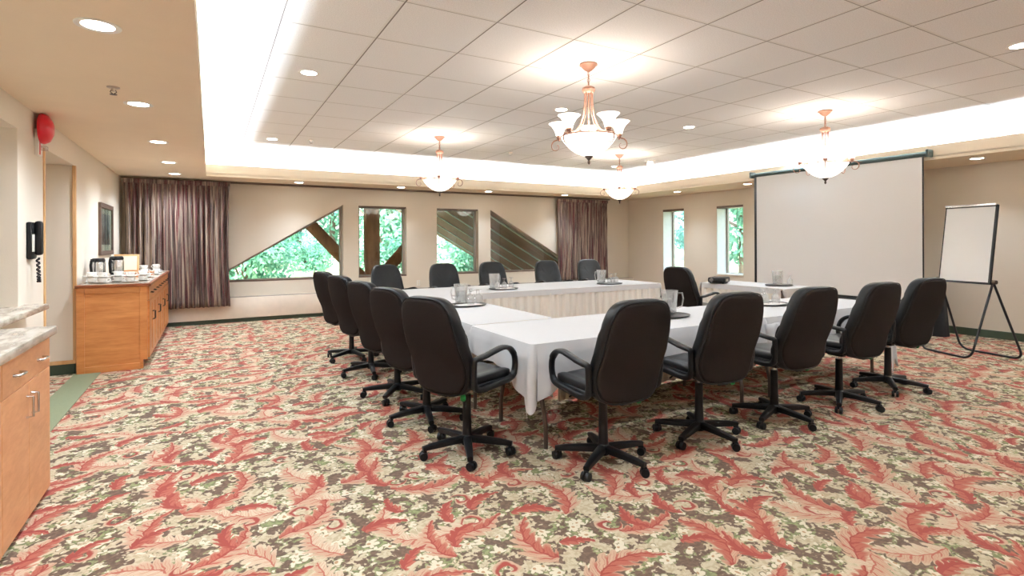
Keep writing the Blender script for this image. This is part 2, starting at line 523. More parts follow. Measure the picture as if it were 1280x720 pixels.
# fluorescent battens lying in the cove
def cove_run(p0, p1, lab):
    p0, p1 = Vector(p0), Vector(p1)
    t = thing('cove_light', lab, 'light', (p0+p1)/2, 0, 'fluorescent battens hidden in the ceiling cove')
    d = (p1-p0)/2; n = Vector((-d.y, d.x, 0)).normalized()*.03
    b = MB(); b.box(-d-n+Vector((0, 0, -.02)), d+n, .0); b.done('batten', 'white_paint', t, False)
    b = MB(); b.cyl(-d+Vector((0, 0, .02)), d+Vector((0, 0, .02)), .02, seg=8); b.done('tube', 'tube_light', t)
zc = ZS+.07
cove_run((CX0-.28, CY0, zc), (CX0-.28, CY1, zc), 'white fluorescent cove run above the soffit by the sideboard wall')
cove_run((CX1+.28, CY0, zc), (CX1+.28, CY1, zc), 'white fluorescent cove run above the projection screen wall')
cove_run((CX0, CY1+.28, zc), (CX1, CY1+.28, zc), 'white fluorescent cove run above the gable window wall')
cove_run((CX0, CY0-.28, zc), (CX1, CY0-.28, zc), 'white fluorescent cove run behind the viewer')
# outer roof slab, unseen, added to keep daylight from leaking in
m = MB(); m.box((XA-.2, YF-.3, 3.1), (XR+.6, YB+.3, 3.2)); struct(m.done('roof', 'daylight_block', smooth=False))

# back wall with gable windows
WB = [[(-.11, .70), (2.29, .70), (2.29, 2.155)], [(2.59, .70), (3.585, .70), (3.585, 2.148), (2.59, 2.148)],
      [(4.265, .70), (5.26, .70), (5.26, 2.141), (4.265, 2.141)], [(5.57, .70), (8.09, .70), (5.57, 2.136)]]
m = MB(); m.poly([(XA, 0), (XR+.4, 0), (XR+.4, 3.1), (XA, 3.1)], WB, lambda u, v, w: (u, YB+w, v), .22)
struct(m.done('wall_back', 'wall_vinyl', smooth=False))
# right wall with two deep slot windows
WR = [[(8.935, .66), (9.60, .66), (9.60, 2.175), (8.935, 2.175)], [(7.33, .66), (8.0, .66), (8.0, 2.165), (7.33, 2.165)]]
m = MB(); m.poly([(YF, 0), (YB, 0), (YB, 3.1), (YF, 3.1)], WR, lambda u, v, w: (XR+w, u, v), .40)
struct(m.done('wall_right', 'wall_vinyl', smooth=False))
# left wall: serving niche and an open alcove
m = MB(); m.poly([(YF, 0), (6.12, 0), (6.12, 2.25), (7.36, 2.25), (7.36, 0), (YB, 0), (YB, ZS+.02), (YF, ZS+.02)],
                 [[(2.2, .88), (5.39, .88), (5.39, 2.285), (2.2, 2.285)]], lambda u, v, w: (XL-w, u, v), -(XA-XL)-.01)
struct(m.done('wall_left', 'wall_light', smooth=False))
m = MB(); m.box((XA-.05, YF, 0), (XA, YB, ZS+.02)); struct(m.done('wall_alcove', 'wall_vinyl', smooth=False))
m = MB(); m.box((XA, YF-.1, 0), (XR+.4, YF, 3.1)); struct(m.done('wall_front', 'wall_vinyl', smooth=False))
# baseboards
m = MB(); m.box((XR-.012, YF, 0), (XR, YB, .11), .004); struct(m.done('baseboard_right', 'green_base', smooth=False))
m = MB()
for a, b in ((3.95, 6.12), (7.36, YB)): m.box((XL, a, 0), (XL+.012, b, .11), .004)
m.box((XA, 7.348, 0), (XL, 7.36, .11), .004)
struct(m.done('baseboard_left', 'green_base', smooth=False))
m = MB(); m.box((-1.27, 10.655, 0), (XR-.02, 10.85, .07)); struct(m.done('baseboard_back', 'green_base', smooth=False))
# wooden corner trims of the alcove and niche
for i, (y0, y1) in enumerate(((6.10, 6.135), (7.345, 7.385))):
    m = MB(); m.box((XL-.02, y0, .0 if i == 0 else .11), (XL+.012, y1, 2.25), .004)
    struct(m.done('trim_%d' % (i+2), 'trim_wood', smooth=False))
m = MB(); m.box((XA, 7.342, .11), (XL, 7.352, .15)); struct(m.done('trim_4', 'trim_wood', smooth=False))
m = MB(); m.box((XL-.86, 4.0, .88), (-1.13, 5.56, .925), .01); struct(m.done('trim_5', 'laminate'))

# windows
def window(n, pts, mp, frame=.045, sill=None, topm='frame_brown'):
    w = bpy.data.objects.new('window_%d' % n, None); COL.objects.link(w); w['kind'] = 'structure'
    cx = sum(p[0] for p in pts)/len(pts); cz = sum(p[1] for p in pts)/len(pts)
    # inset polygon for the frame ring
    N = len(pts); ins = []
    for i in range(N):
        p, a, b = Vector(pts[i]), Vector(pts[i-1]), Vector(pts[(i+1) % N])
        d1 = (p-a).normalized(); d2 = (b-p).normalized()
        n1 = Vector((-d1.y, d1.x)); n2 = Vector((-d2.y, d2.x))
        k = (n1+n2); k = k/(max(.18, 1+n1.dot(n2)))
        ins.append(tuple(p+k*frame))
    b_ = MB(); b_.poly(pts, [ins], lambda u, v, q: mp(u, v, -.03+q), .06); b_.done('frame', 'frame_grey', w, False)
    b_ = MB(); b_.poly(pts, [], lambda u, v, q: mp(u, v, -.004+q), .008); b_.done('glass', 'window_glass', w, False)
    return w
for i, p in enumerate(WB):
    w = window(i+1, p, lambda u, v, q: (u, YB+.16+q, v))
    x0 = min(a for a, b in p); x1 = max(a for a, b in p)
    m = MB(); m.box((x0+.002, YB-.004, .70), (x1-.002, YB+.14, .728), .004); m.done('sill', 'frame_brown', w, False)
    if len(p) == 4:
        zt_ = p[2][1]; m = MB(); m.box((x0+.002, YB+.02, zt_-.03), (x1-.002, YB+.14, zt_-.001)); m.done('blind_rail', 'frame_brown', w, False)
for i, p in enumerate(WR):
    w = window(i+5, list(reversed([(a, b) for a, b in p]))[::-1], lambda u, v, q: (XR+.33+q, u, v), .04)
    y0, y1 = p[0][0], p[1][0]
    m = MB()
    m.box((XR+.003, y1-.006, .66), (XR+.30, y1-.001, p[2][1]-.03)); m.box((XR+.003, y0+.001, .66), (XR+.30, y0+.006, p[2][1]-.03))
    m.done('reveal_lining', 'reveal_white', w, False)
    m = MB(); m.box((XR-.02, y0+.001, .66), (XR+.30, y1-.001, .69), .004); m.done('sill', 'white_paint', w, False)
    m = MB(); m.box((XR-.004, y0+.001, p[2][1]-.05), (XR+.30, y1-.001, p[2][1]-.001)); m.done('blind_rail', 'frame_brown', w, False)

# ------------------------------------------------------------------ heater, curtains, track
t = thing('heater_cover', 'long cream heater cover along the foot of the window wall', 'heater', (4.5, 10.74, 0))
m = MB(); m.box((-5.76, -.12, .07), (5.17, .108, .435), .012); m.done('cover', 'heater_white', t, True)
m = MB(); m.box((-5.76, -.09, .436), (5.17, .06, .445)); m.done('grille', 'frame_grey', t, False)

def curtain(x0, x1, z0, z1, yc, folds, seed, label):
    rnd = random.Random(seed)
    W = x1-x0; o = thing('curtain', label, 'curtain', ((x0+x1)/2, yc, z0))
    ph = [rnd.uniform(0, 6.28) for _ in range(4)]
    am = [rnd.uniform(.6, 1.2) for _ in range(folds+2)]
    def fn(u, v):
        gather = .35+.65*min(1, (1-v)*4)
        a = am[int(u*folds)]*.055*gather
        s = u*folds*2*PI+.5*math.sin(u*9+ph[0])
        yy = a*math.sin(s)+.012*math.sin(3.1*s+ph[1])*gather
        xx = (u-.5)*W*(1-.035*math.sin(PI*v)) + .012*math.sin(s*2)*gather+.03*(1-v)*math.sin(u*5+ph[2])*(u*(1-u)*4)
        if v > .93: yy += .008*math.sin(u*folds*6*PI)
        return (xx, yy, v*(z1-z0))
    b = MB(); b.grid(folds*14, 22, fn)
    p = b.done('drape', 'curtain', o, True, 180)
    md = p.modifiers.new('thickness', 'SOLIDIFY'); md.thickness = .006
    b = MB(); b.grid(folds*10, 3, lambda u, v: ((u-.5)*W, -.03+.010*math.sin(u*folds*6*PI), (z1-z0)-.075+v*.075))
    p = b.done('gathered_heading', 'curtain', o, True, 180); md = p.modifiers.new('thickness', 'SOLIDIFY'); md.thickness = .005
    return o
curtain(-1.22, .30, .31, 2.46, 10.50, 19, 1, 'tall mauve and maroon striped curtain beside the oak sideboard')
curtain(7.32, 8.86, .46, 2.45, 10.70, 15, 2, 'mauve striped curtain beyond the far table, in the corner away from the sideboard')
m = MB(); m.box((-4.45, -.02, -.018), (4.75, .02, .018), .004)
tag(m.done('curtain_track', 'frame_brown', loc=(4.2, 10.72, 2.481)), 'slim brown curtain track under the soffit along the window wall', 'track')

# ------------------------------------------------------------------ sideboard
t = thing('sideboard', 'long orange maple sideboard standing against the cream wall', 'sideboard', (-.93, 7.25, 0))
LY, HX = 3.15, .325        # length, half depth
m = MB(); m.box((-HX+.001, .012, .001), (HX-.06, .06, .924)); m.box((HX-.0599, .012, .10), (HX-.031, .06, .924)); m.box((-HX+.001, .0601, .10), (HX-.031, LY, .924)); m.done('body', 'maple', t, False)
m = MB()
for a, b in (((-HX, 0, .0), (-HX+.07, .022, .925)), ((HX-.09, 0, .10), (HX-.02, .022, .925)), ((-HX+.071, 0, .86), (HX-.091, .022, .925)), ((-HX+.071, 0, .0), (HX-.091, .022, .07))): m.box(a, b, .002)
m.done('end_frame', 'maple', t, False)
m = MB(); m.box((-HX, .06, 0), (HX-.08, LY, .10)); m.done('plinth', 'maple_dark', t, False)
m = MB(); m.box((-HX-.01, -.015, .925), (HX+.015, LY+.015, .955), .004); m.done('top', 'maple_dark', t, False)
m = MB(); m.box((-HX+.02, .02, .9552), (HX-.01, LY-.02, .960)); m.done('tray_mat', 'laminate', t, False)
nb = 4
for i in range(nb):
    y0 = .07+i*(LY-.08)/nb; y1 = y0+(LY-.08)/nb-.012
    m = MB(); m.box((HX-.03, y0, .76), (HX-.008, y1, .915), .003); d = m.done('drawer', 'maple', t, False)
    for yy in (y0+(y1-y0)*.25, y0+(y1-y0)*.75):
        m = MB(); m.tube([(HX-.01, yy-.045, .84), (HX+.02, yy-.04, .835), (HX+.022, yy+.04, .835), (HX-.01, yy+.045, .84)], .005); m.done('handle', 'black_metal', d)
    ym = (y0+y1)/2
    for a, b, hy in ((y0, ym-.002, ym-.04), (ym+.002, y1, ym+.04)):
        m = MB(); m.box((HX-.03, a, .11), (HX-.008, b, .75), .003)
        m.box((HX-.012, a+.0, .11), (HX-.003, a+.05, .75), .001); m.box((HX-.012, b-.05, .11), (HX-.003, b, .75), .001)
        m.box((HX-.012, a+.05, .70), (HX-.003, b-.05, .75), .001); m.box((HX-.012, a+.05, .11), (HX-.003, b-.05, .16), .001)
        d = m.done('door', 'maple', t, False)
        m = MB(); m.tube([(HX-.005, hy, .50), (HX+.022, hy, .505), (HX+.022, hy, .595), (HX-.005, hy, .60)], .005); m.done('handle', 'black_metal', d)

# things on the sideboard
ZT = .9602
m = MB(); m.lathe([(.018, 0), (.026, .002), (.034, .018), (.040, .045), (.042, .058), (.039, .058), (.036, .044), (.03, .016), (0, .008)], seg=24)
cup0 = thing('coffee_cup', 'x', 'cup', group='white coffee cups on the sideboard'); m.done('bowl', 'china', cup0)
m = MB(); m.tube([(.038, 0, .048), (.056, 0, .050), (.062, 0, .036), (.054, 0, .022), (.034, 0, .018)], .004); m.done('handle', 'china', cup0)
m = MB(); m.lathe([(0, .004), (.028, .004), (.05, .012), (.072, .018), (.073, .021), (.05, .0165), (.027, .008), (0, .008)], seg=28)
sau0 = m.done('saucer', 'china'); tag(sau0, 'x', 'saucer', 'white saucers on the sideboard')
used = {'cup': 0, 'sau': 0}
def place(o0, key, loc, rz, lab):
    if not used.get(key): used[key] = 1; o = o0; o.location = loc; o.rotation_euler = (0, 0, rz); o['label'] = lab
    else: o = dup(o0, loc, rz, lab)
    return o
cup0.scale = sau0.scale = (1.2, 1.2, .9); SAU, CUP = .0085, .0585*.9
stacks = [(-1.17, 7.58, 2, 'stack against the wall'), (-1.05, 7.42, 2, 'stack second from the wall'), (-.93, 7.60, 2, 'stack in front of the taller flask'),
          (-.80, 7.44, 2, 'stack third from the drawers'), (-.70, 7.66, 2, 'stack right by the drawer edge')]
lv = ['lowest', 'upper', 'top']
for x, y, n, nm in stacks:
    z = ZT
    for k in range(n):
        place(sau0, 'sau', (x, y, z), 0, 'white saucer, %s of the %s on the sideboard' % (lv[k], nm))
        place(cup0, 'cup', (x, y, z+SAU), random.uniform(-1.2, .4), 'white coffee cup, %s of the %s on the sideboard' % (lv[k], nm))
        z += SAU+CUP
for k, (x, y, lab) in enumerate(((-.72, 8.35, 'loose white cup on the sideboard edge past the front stacks'), (-.80, 8.75, 'white cup standing beyond the loose edge cup'),
        (-.70, 9.15, 'white cup midway along the sideboard drawer edge'), (-.86, 9.2, 'white cup set back midway along the sideboard'), (-.72, 9.75, 'white cup near the curtain end of the sideboard'),
        (-.88, 9.8, 'white cup behind the one near the curtain end'), (-.76, 10.2, 'last white cup beside the curtain on the sideboard'))):
    place(sau0, 'sau', (x, y, ZT), 0, 'saucer under: '+lab)
    place(cup0, 'cup', (x, y, ZT+SAU), k*1.3, lab)
    if k > 3:
        dup(cup0, (x, y, ZT+SAU+CUP), k*.7, 'stacked on top of another: '+lab)
# thermal flasks
for k, (x, y, hgt, lab) in enumerate(((-1.16, 7.92, .27, 'steel coffee flask with black lid, nearer the framed picture'), (-.99, 7.98, .29, 'taller steel coffee flask with black lid and handle, nearer the curtain'))):
    t = thing('coffee_flask', lab, 'flask', (x, y, ZT), R(-30), 'steel coffee flasks')
    m = MB(); m.lathe([(0, 0), (.066, 0), (.07, .01), (.07, hgt-.06), (.062, hgt-.04), (0, hgt-.04)], seg=32); m.done('body', 'steel', t)
    m = MB(); m.lathe([(0, hgt-.042), (.066, hgt-.042), (.068, hgt-.02), (.056, hgt), (0, hgt)], seg=32); m.box((-.02, -.10, hgt-.03), (.02, -.03, hgt-.005), .008); m.done('lid', 'black_plastic', t)
    m = MB(); m.tube([(0, -.062, hgt-.02), (0, -.105, hgt-.03), (0, -.115, hgt-.08), (0, -.105, .10), (0, -.066, .07)], .010, side=(1, 0, 0), r2=.014); m.done('handle', 'black_plastic', t)
# slanted wooden tea display box
t = thing('tea_box', 'open wooden display box with slanted lid behind the steel flasks', 'box', (-.90, 8.70, ZT), 0)
m = MB(); m.box((-.22, -.16, 0), (.22, .16, .07), .006); m.done('tray', 'maple', t, False)
m = MB(); m.box((-.14, -.008, 0), (.14, .008, .24), .004, rot=Matrix.Rotation(R(-12), 3, 'X'), at=(-.09, .14, .18)); m.done('lid', 'trim_wood', t, False)
m = MB(); m.box((-.115, -.004, 0), (.115, .004, .19), rot=Matrix.Rotation(R(-12), 3, 'X'), at=(-.09, .127, .18)); m.done('card', 'paper', t, False)

# framed picture
t = thing('framed_picture', 'dark framed picture hanging above the sideboard', 'picture', (XL+.001, 9.25, 1.25))
m = MB(); m.poly([(-.52, 0), (.52, 0), (.52, .70), (-.52, .70)], [[(-.46, .06), (.46, .06), (.46, .64), (-.46, .64)]], lambda u, v, w: (w, u, v), .03); m.done('frame', 'frame_brown', t, False)
m = MB(); m.box((.004, -.46, .06), (.008, .46, .64)); m.done('mat_board', 'paper', t, False)
g = Graph('picture_print'); x, y, z = g.xyz(g.coords()); n = g.noise(g.vec(y, z), 6.0, 5.0)
MT['picture_print'] = g.bsdf(g.mix(g.ss(n+z*.5, .5, .75), srgb(60, 52, 50), srgb(172, 168, 166)), .4)
m = MB(); m.box((.009, -.36, .14), (.011, .36, .56)); m.done('print', 'picture_print', t, False)
m = MB(); m.box((.013, -.46, .06), (.0145, .46, .64)); m.done('glass', 'window_glass', t, False)

# ------------------------------------------------------------------ near counter cabinet
t = thing('counter_cabinet', 'pale maple base cabinet with grey stone counter in the near corner', 'cabinet', (-1.04, 3.94, 0))
m = MB(); m.box((-.23, -2.5, .06), (.222, -.0, .885)); m.done('body', 'pale_cabinet', t, False)
m = MB(); m.box((-.23, -2.5, 0), (.20, -.01, .06)); m.done('plinth', 'maple_dark', t, False)
yy = 0
for i in range(3):
    y1 = -.004-i*.80; y0 = y1-.795
    ym = (y0+y1)/2
    for a, b in ((y0, y1),):
        m = MB(); m.box((.222, a, .712), (.24, b, .875), .002); d = m.done('drawer', 'pale_cabinet', t, False)
        for hy in (a+.2, b-.2):
            m = MB(); m.tube([(.238, hy-.05, .79), (.262, hy-.042, .786), (.266, hy+.042, .786), (.238, hy+.05, .79)], .006); m.done('handle', 'steel', d)
    for a, b, hy in ((y0, ym-.002, ym-.045), (ym+.002, y1, ym+.045)):
        m = MB(); m.box((.222, a, .0+.03), (.24, b, .708), .002); d = m.done('door', 'pale_cabinet', t, False)
        m = MB(); m.tube([(.238, hy, .54), (.266, hy, .542), (.266, hy, .642), (.238, hy, .644)], .0055); m.done('handle', 'steel', d)
m = MB(); m.box((-.239, -2.5, .886), (.27, .02, .932), .008); tag(m.done('countertop', 'laminate', loc=(-1.04, 3.94, 0)), 'grey marbled countertop lying on the pale cabinet in the near corner', 'countertop')

# wall phone
t = thing('wall_phone', 'black wall phone with hanging cord on the cream pier', 'phone', (XL, 5.68, 1.28))
m = MB(); m.box((0, -.085, 0), (.035, .07, .30), .012); m.done('base', 'black_plastic', t)
m = MB(); m.box((.034, -.02, .03), (.085, .045, .31), .02); m.done('handset', 'black_plastic', t)
m = MB(); m.box((.034, -.075, .06), (.042, -.025, .20), .002); m.done('keypad', 'white_plastic', t)
pts = []
for i in range(90):
    a = i/89; ang = i*1.15
    pts.append((.05+.012*math.cos(ang)+.0*a, .02+.012*math.sin(ang)+.03*math.sin(a*PI), .01-.20*math.sin(a*PI*.98)*.999 if a < .5 else .01-.20*math.sin(a*PI)))
m = MB(); m.tube(pts, .004, seg=6); m.done('cord', 'black_plastic', t)
# fire alarm
t = thing('fire_alarm', 'red round fire alarm bell with strobe high on the cream pier', 'alarm', (XL, 5.90, 2.15))
m = MB(); m.box((0, -.06, .0), (.03, .06, .22), .006); m.done('back_plate', 'white_plastic', t)
m = MB(); m.lathe([(0, 0), (.125, 0), (.13, .02), (.11, .055), (.06, .08), (0, .085)], (.03, 0, .23), 32, Matrix.Rotation(PI/2, 3, 'Y')); m.done('bell', 'red_plastic', t)
m = MB(); m.box((.03, -.025, .045), (.075, .025, .085), .008); m.done('strobe', 'clear_glass', t)
m = MB(); m.box((.0301, -.048, .006), (.034, -.026, .115)); m.done('lettering_strip', 'red_plastic', t, False)
# wall socket
t = thing('wall_socket', 'cream wall socket below the sill between two windows', 'socket', (3.84, YB, .54))
m = MB(); m.box((-.038, -.008, -.06), (.038, 0, .06), .003); m.done('plate', 'white_plastic', t)
m = MB(); m.box((-.016, -.011, .01), (.016, -.007, .04), .003); m.box((-.016, -.011, -.04), (.016, -.007, -.01), .003); m.done('outlets', 'paper', t)

# ------------------------------------------------------------------ tables
ZTAB = .735
def folding_table(label, x0, y0, x1, y1, loc=None):
    cx, cy = (x0+x1)/2, (y0+y1)/2
    t = thing('folding_table', label, 'table', (cx, cy, 0), 0, 'folding tables of the hollow square')
    hx, hy = (x1-x0)/2-.012, (y1-y0)/2-.012
    m = MB(); m.box((-hx, -hy, ZTAB-.03), (hx, hy, ZTAB-.003), .006); m.done('tabletop', 'paper', t)
    lng = 0 if hx > hy else 1
    def T(a, b, z): return (a, b, z) if lng == 0 else (b, a, z)
    L, W = (hx, hy) if lng == 0 else (hy, hx)
    for s in (-1, 1):
        for q in (-1, 1):
            w = W-.09
            m = MB(); m.tube([T(s*(L-.16), q*w*.72, ZTAB-.035), T(s*(L-.16), q*w*.72, .48), T(s*(L-.16), q*w*.78, .38), T(s*(L-.16), q*w*.93, .24), T(s*(L-.16), q*w, .15), T(s*(L-.16), q*w, .0)], .016, seg=10)
            m.done('leg', 'dark_metal', t)
        m = MB(); m.cyl(T(s*(L-.16), (-W+.09)*.78, .38), T(s*(L-.16), (W-.09)*.78, .38), .013)
        m.cyl(T(s*(L-.16), 0, .38), T(s*(L-.75), 0, ZTAB-.035), .012); m.done('brace', 'dark_metal', t)
    return t

def drape(label, rect, hems, cat='tablecloth', seed=0, tips=None, mat='tablecloth'):
    """cloth over a rect; hems: drop for S,E,N,W sides (0 = none); tips: extra drop at corners SW,SE,NE,NW"""
    x0, y0, x1, y1 = rect; rnd = random.Random(seed)
    cx, cy = (x0+x1)/2, (y0+y1)/2
    rc = .035; pts = []
    tips = tips or [.10]*4
    cs = [(x1-rc, y0+rc, -90), (x1-rc, y1-rc, 0), (x0+rc, y1-rc, 90), (x0+rc, y0+rc, 180)]
    names = [1, 2, 3, 0]
    order = []
    # go round: S side from x0 to x1, corner SE, E side, NE, N, NW, W, SW
    def side(a, b, nrm, idx):
        L = (Vector(b)-Vector(a)).length; n = max(6, int(L/.03))
        for i in range(n):
            p = Vector(a).lerp(Vector(b), i/n); e = min(i/n*L, L-i/n*L)
            order.append((p, Vector(nrm), hems[idx], e, L))
    def corner(k, ci):
        c = cs[k]; n = 10
        for i in range(n+1):
            an = R(c[2]+90*i/n); nv = Vector((math.cos(an), math.sin(an)))
            f = math.sin(PI*i/n)
            d0, d1 = hems[k], hems[(k+1) % 4]
            d = d0*(1-i/n)+d1*(i/n)
            if d0 > .03 and d1 > .03: d += tips[ci]*(.62+.38*f)
            order.append((Vector((c[0], c[1]))+nv*rc, nv, d, -f if (d0 > .03 and d1 > .03) else 0, 1))
    side((x0+rc, y0), (x1-rc, y0), (0, -1), 0); corner(0, 1)
    side((x1, y0+rc), (x1, y1-rc), (1, 0), 1); corner(1, 2)
    side((x1-rc, y1), (x0+rc, y1), (0, 1), 2); corner(2, 3)
    side((x0, y1-rc), (x0, y0+rc), (-1, 0), 3); corner(3, 0)
    # widen corner influence: tip drop spreads along the sides
    b = MB(); N = len(order); rows = 12; rings = []
    ph = [rnd.uniform(0, 6) for _ in range(5)]
    ext = []
    S = 0; prev = order[0][0]
    for i, (p, nv, d, e, L) in enumerate(order):
        S += (p-prev).length; prev = p; ext.append(S)
    cidx = [(i, q[0]) for i, q in enumerate(order) if q[3] < 0]
    def tipof(i):
        p = order[i][0]
        best = min(((p-c).length, k) for k, c in enumerate((Vector((x0, y0)), Vector((x1, y0)), Vector((x1, y1)), Vector((x0, y1)))))
        k = best[1]
        return tips[k] if hems[k] > .03 and hems[(k+3) % 4] > .03 else 0
    for j in range(rows+1):
        f = j/rows; ring = []
        for i, (p, nv, d, e, L) in enumerate(order):
            s = ext[i]
            dd = d
            if d > .03 and e >= 0:
                # nearer side neighbours: which corner is close and does it have a tip
                dd = d + tipof(i)*.62*max(0, 1-e/.32)
            rip = (.010*math.sin(s*11+ph[0])+.006*math.sin(s*23+ph[1])+.004*math.sin(s*41+ph[2]))*f
            fold = 0
            if e < 0: fold = .045*(-e)*f**.8
            off = .004 + .012*min(1, f*3)+rip*1.2+fold if d > .03 else .0
            hemw = (.014*math.sin(s*6+ph[3])) * (1 if d > .03 else 0)
            z = ZTAB+.002 - f*(dd+hemw)
            if f*max(dd, .001) < .006: off *= .3
            q = p+nv*off
            ring.append(b.b.verts.new((q.x-cx, q.y-cy, z)))
        rings.append(ring)
    # top face as a fan of inner rings
    prevr = rings[0]
    for k in (.9, .6, .3):
        r = [b.b.verts.new((v.co.x*k, v.co.y*k, ZTAB+.003)) for v in rings[0]]
        for i in range(N): b.b.faces.new((prevr[i], prevr[(i+1) % N], r[(i+1) % N], r[i]))
        prevr = r
    c = b.b.verts.new((0, 0, ZTAB+.003))
    for i in range(N): b.b.faces.new((prevr[i], prevr[(i+1) % N], c))
    for A, B in zip(rings, rings[1:]):
        for i in range(N):
            k = (i+1) % N
            if order[i][2] < .03 and order[k][2] < .03 and A is not rings[0]: continue
            b.b.faces.new((A[k], A[i], B[i], B[k]))
    o = b.done('tablecloth', mat, None, True, 50, (cx, cy, 0))
    return tag(o, label, cat, 'white tablecloths on the meeting tables')

def skirt(label, p0, p1, out, seed=0, z0=.015):
    p0, p1 = Vector(p0), Vector(p1); L = (p1-p0).length; d = (p1-p0)/L; n = Vector(out)
    c = (p0+p1)/2; rnd = random.Random(seed); ph = [rnd.uniform(0, 6) for _ in range(3)]
    nf = int(L/.12)
    def fn(u, v):
        k = u*nf*2*PI
        a = (1-v)**.5
        w = (.004+.014*a)*(math.sin(k)+.35*math.sin(2*k+ph[0]+.6*math.sin(u*13+ph[1])))+.008*(1-v)*math.sin(u*L*3+ph[2])
        q = p0+d*(L*u)+n*(.022+w+.02*(1-v)) + d*(.010*(1-v)*math.sin(k*.5+ph[1]))
        return (q.x-c.x, q.y-c.y, z0+(ZTAB-.05-z0)*v)
    t = thing('table_skirt', label, 'table skirt', (c.x, c.y, 0), 0, 'pleated cream skirts inside the hollow square')
    m = MB(); m.grid(nf*10, 8, fn); o = m.done('pleats', 'skirt_cloth', t, True, 180)
    q0 = p0+n*.045-c; q1 = p1+n*.045-c; qa = p0+n*.018-c; 
    m = MB()
    m.grid(60, 3, lambda u, v: ((p0.x+(p1.x-p0.x)*u+n.x*(.028+.002*math.sin(u*L*20))-c.x), (p0.y+(p1.y-p0.y)*u+n.y*(.028+.002*math.sin(u*L*20))-c.y), ZTAB-.075+v*.074))
    m.done('band', 'tablecloth', t, True, 180)
    return t

NX0, NXM, NX1, NY0, NY1 = 1.80, 4.18, 6.25, 2.935, 3.80
folding_table('folding table under the near cloth closest to the side row of chairs', NX0, NY0, NXM-.02, NY1-.02)
folding_table('folding table under the near cloth closest to the projection screen', NXM+.02, NY0, NX1, NY1-.02)
folding_table('folding table under the side cloth parallel to the sideboard', NX0+.03, NY1+.09, 2.58, 6.18)
folding_table('folding table under the far cloth near the gable post', NX0+.03, 6.24, 3.98, 7.30)
folding_table('folding table under the far cloth near the window-side curtain', 4.0, 6.24, 6.2, 7.26)
folding_table('folding table under the projector cloth beside the screen', 6.88, 4.55, 7.58, 5.98)
drape('white tablecloth with a hanging corner on the near table, side row end', (NX0, NY0, NXM, NY1+.06), (.22, 0, .02, .22), seed=1, tips=[.22, .1, .1, .05])
drape('white tablecloth on the near table stretch closest to the projection screen', (NXM, NY0, NX1, NY1), (.30, .30, .02, 0), seed=2, tips=[.1, .36, .2, .1])
drape('white tablecloth on the side table row parallel to the sideboard', (NX0+.02, NY1+.075, 2.60, 6.21), (0, .03, 0, .22), seed=3)
drape('white tablecloth on the far table near the gable windows', (NX0+.02, 6.22, 6.24, 7.32), (.02, .20, .22, .22), seed=4)
drape('white tablecloth on the projector table in front of the screen', (6.86, 4.53, 7.60, 6.0), (.22, .22, .22, .02), seed=5)
# hanging corner where the two near cloths meet
m = MB()
def tipfn(u, v):
    w = (1-v)*.20+.01
    return ((u-.5)*w*1.1, -.024-.012*math.sin(u*6)-.02*v, ZTAB-.05-v*.52)
m.grid(8, 10, tipfn); o = m.done('tablecloth_corner', 'tablecloth', None, True, 180, (NXM+.06, NY0, 0))
tag(o, 'narrow white cloth corner hanging towards the floor between the near tables', 'tablecloth')
md = o.modifiers.new('thickness', 'SOLIDIFY'); md.thickness = .003
skirt('pleated cream skirt on the far table facing into the square', (2.62, 6.235), (6.20, 6.235), (0, -1), 1)
skirt('pleated cream skirt inside the near table, seen under its cloth', (6.20, NY1-.0), (2.62, NY1-.0), (0, 1), 2)
skirt('pleated cream skirt on the side table facing into the square', (2.59, 3.95), (2.59, 6.15), (1, 0), 3)
skirt('pleated cream skirt on the projector table facing into the square', (6.875, 5.95), (6.875, 4.58), (-1, 0), 4)

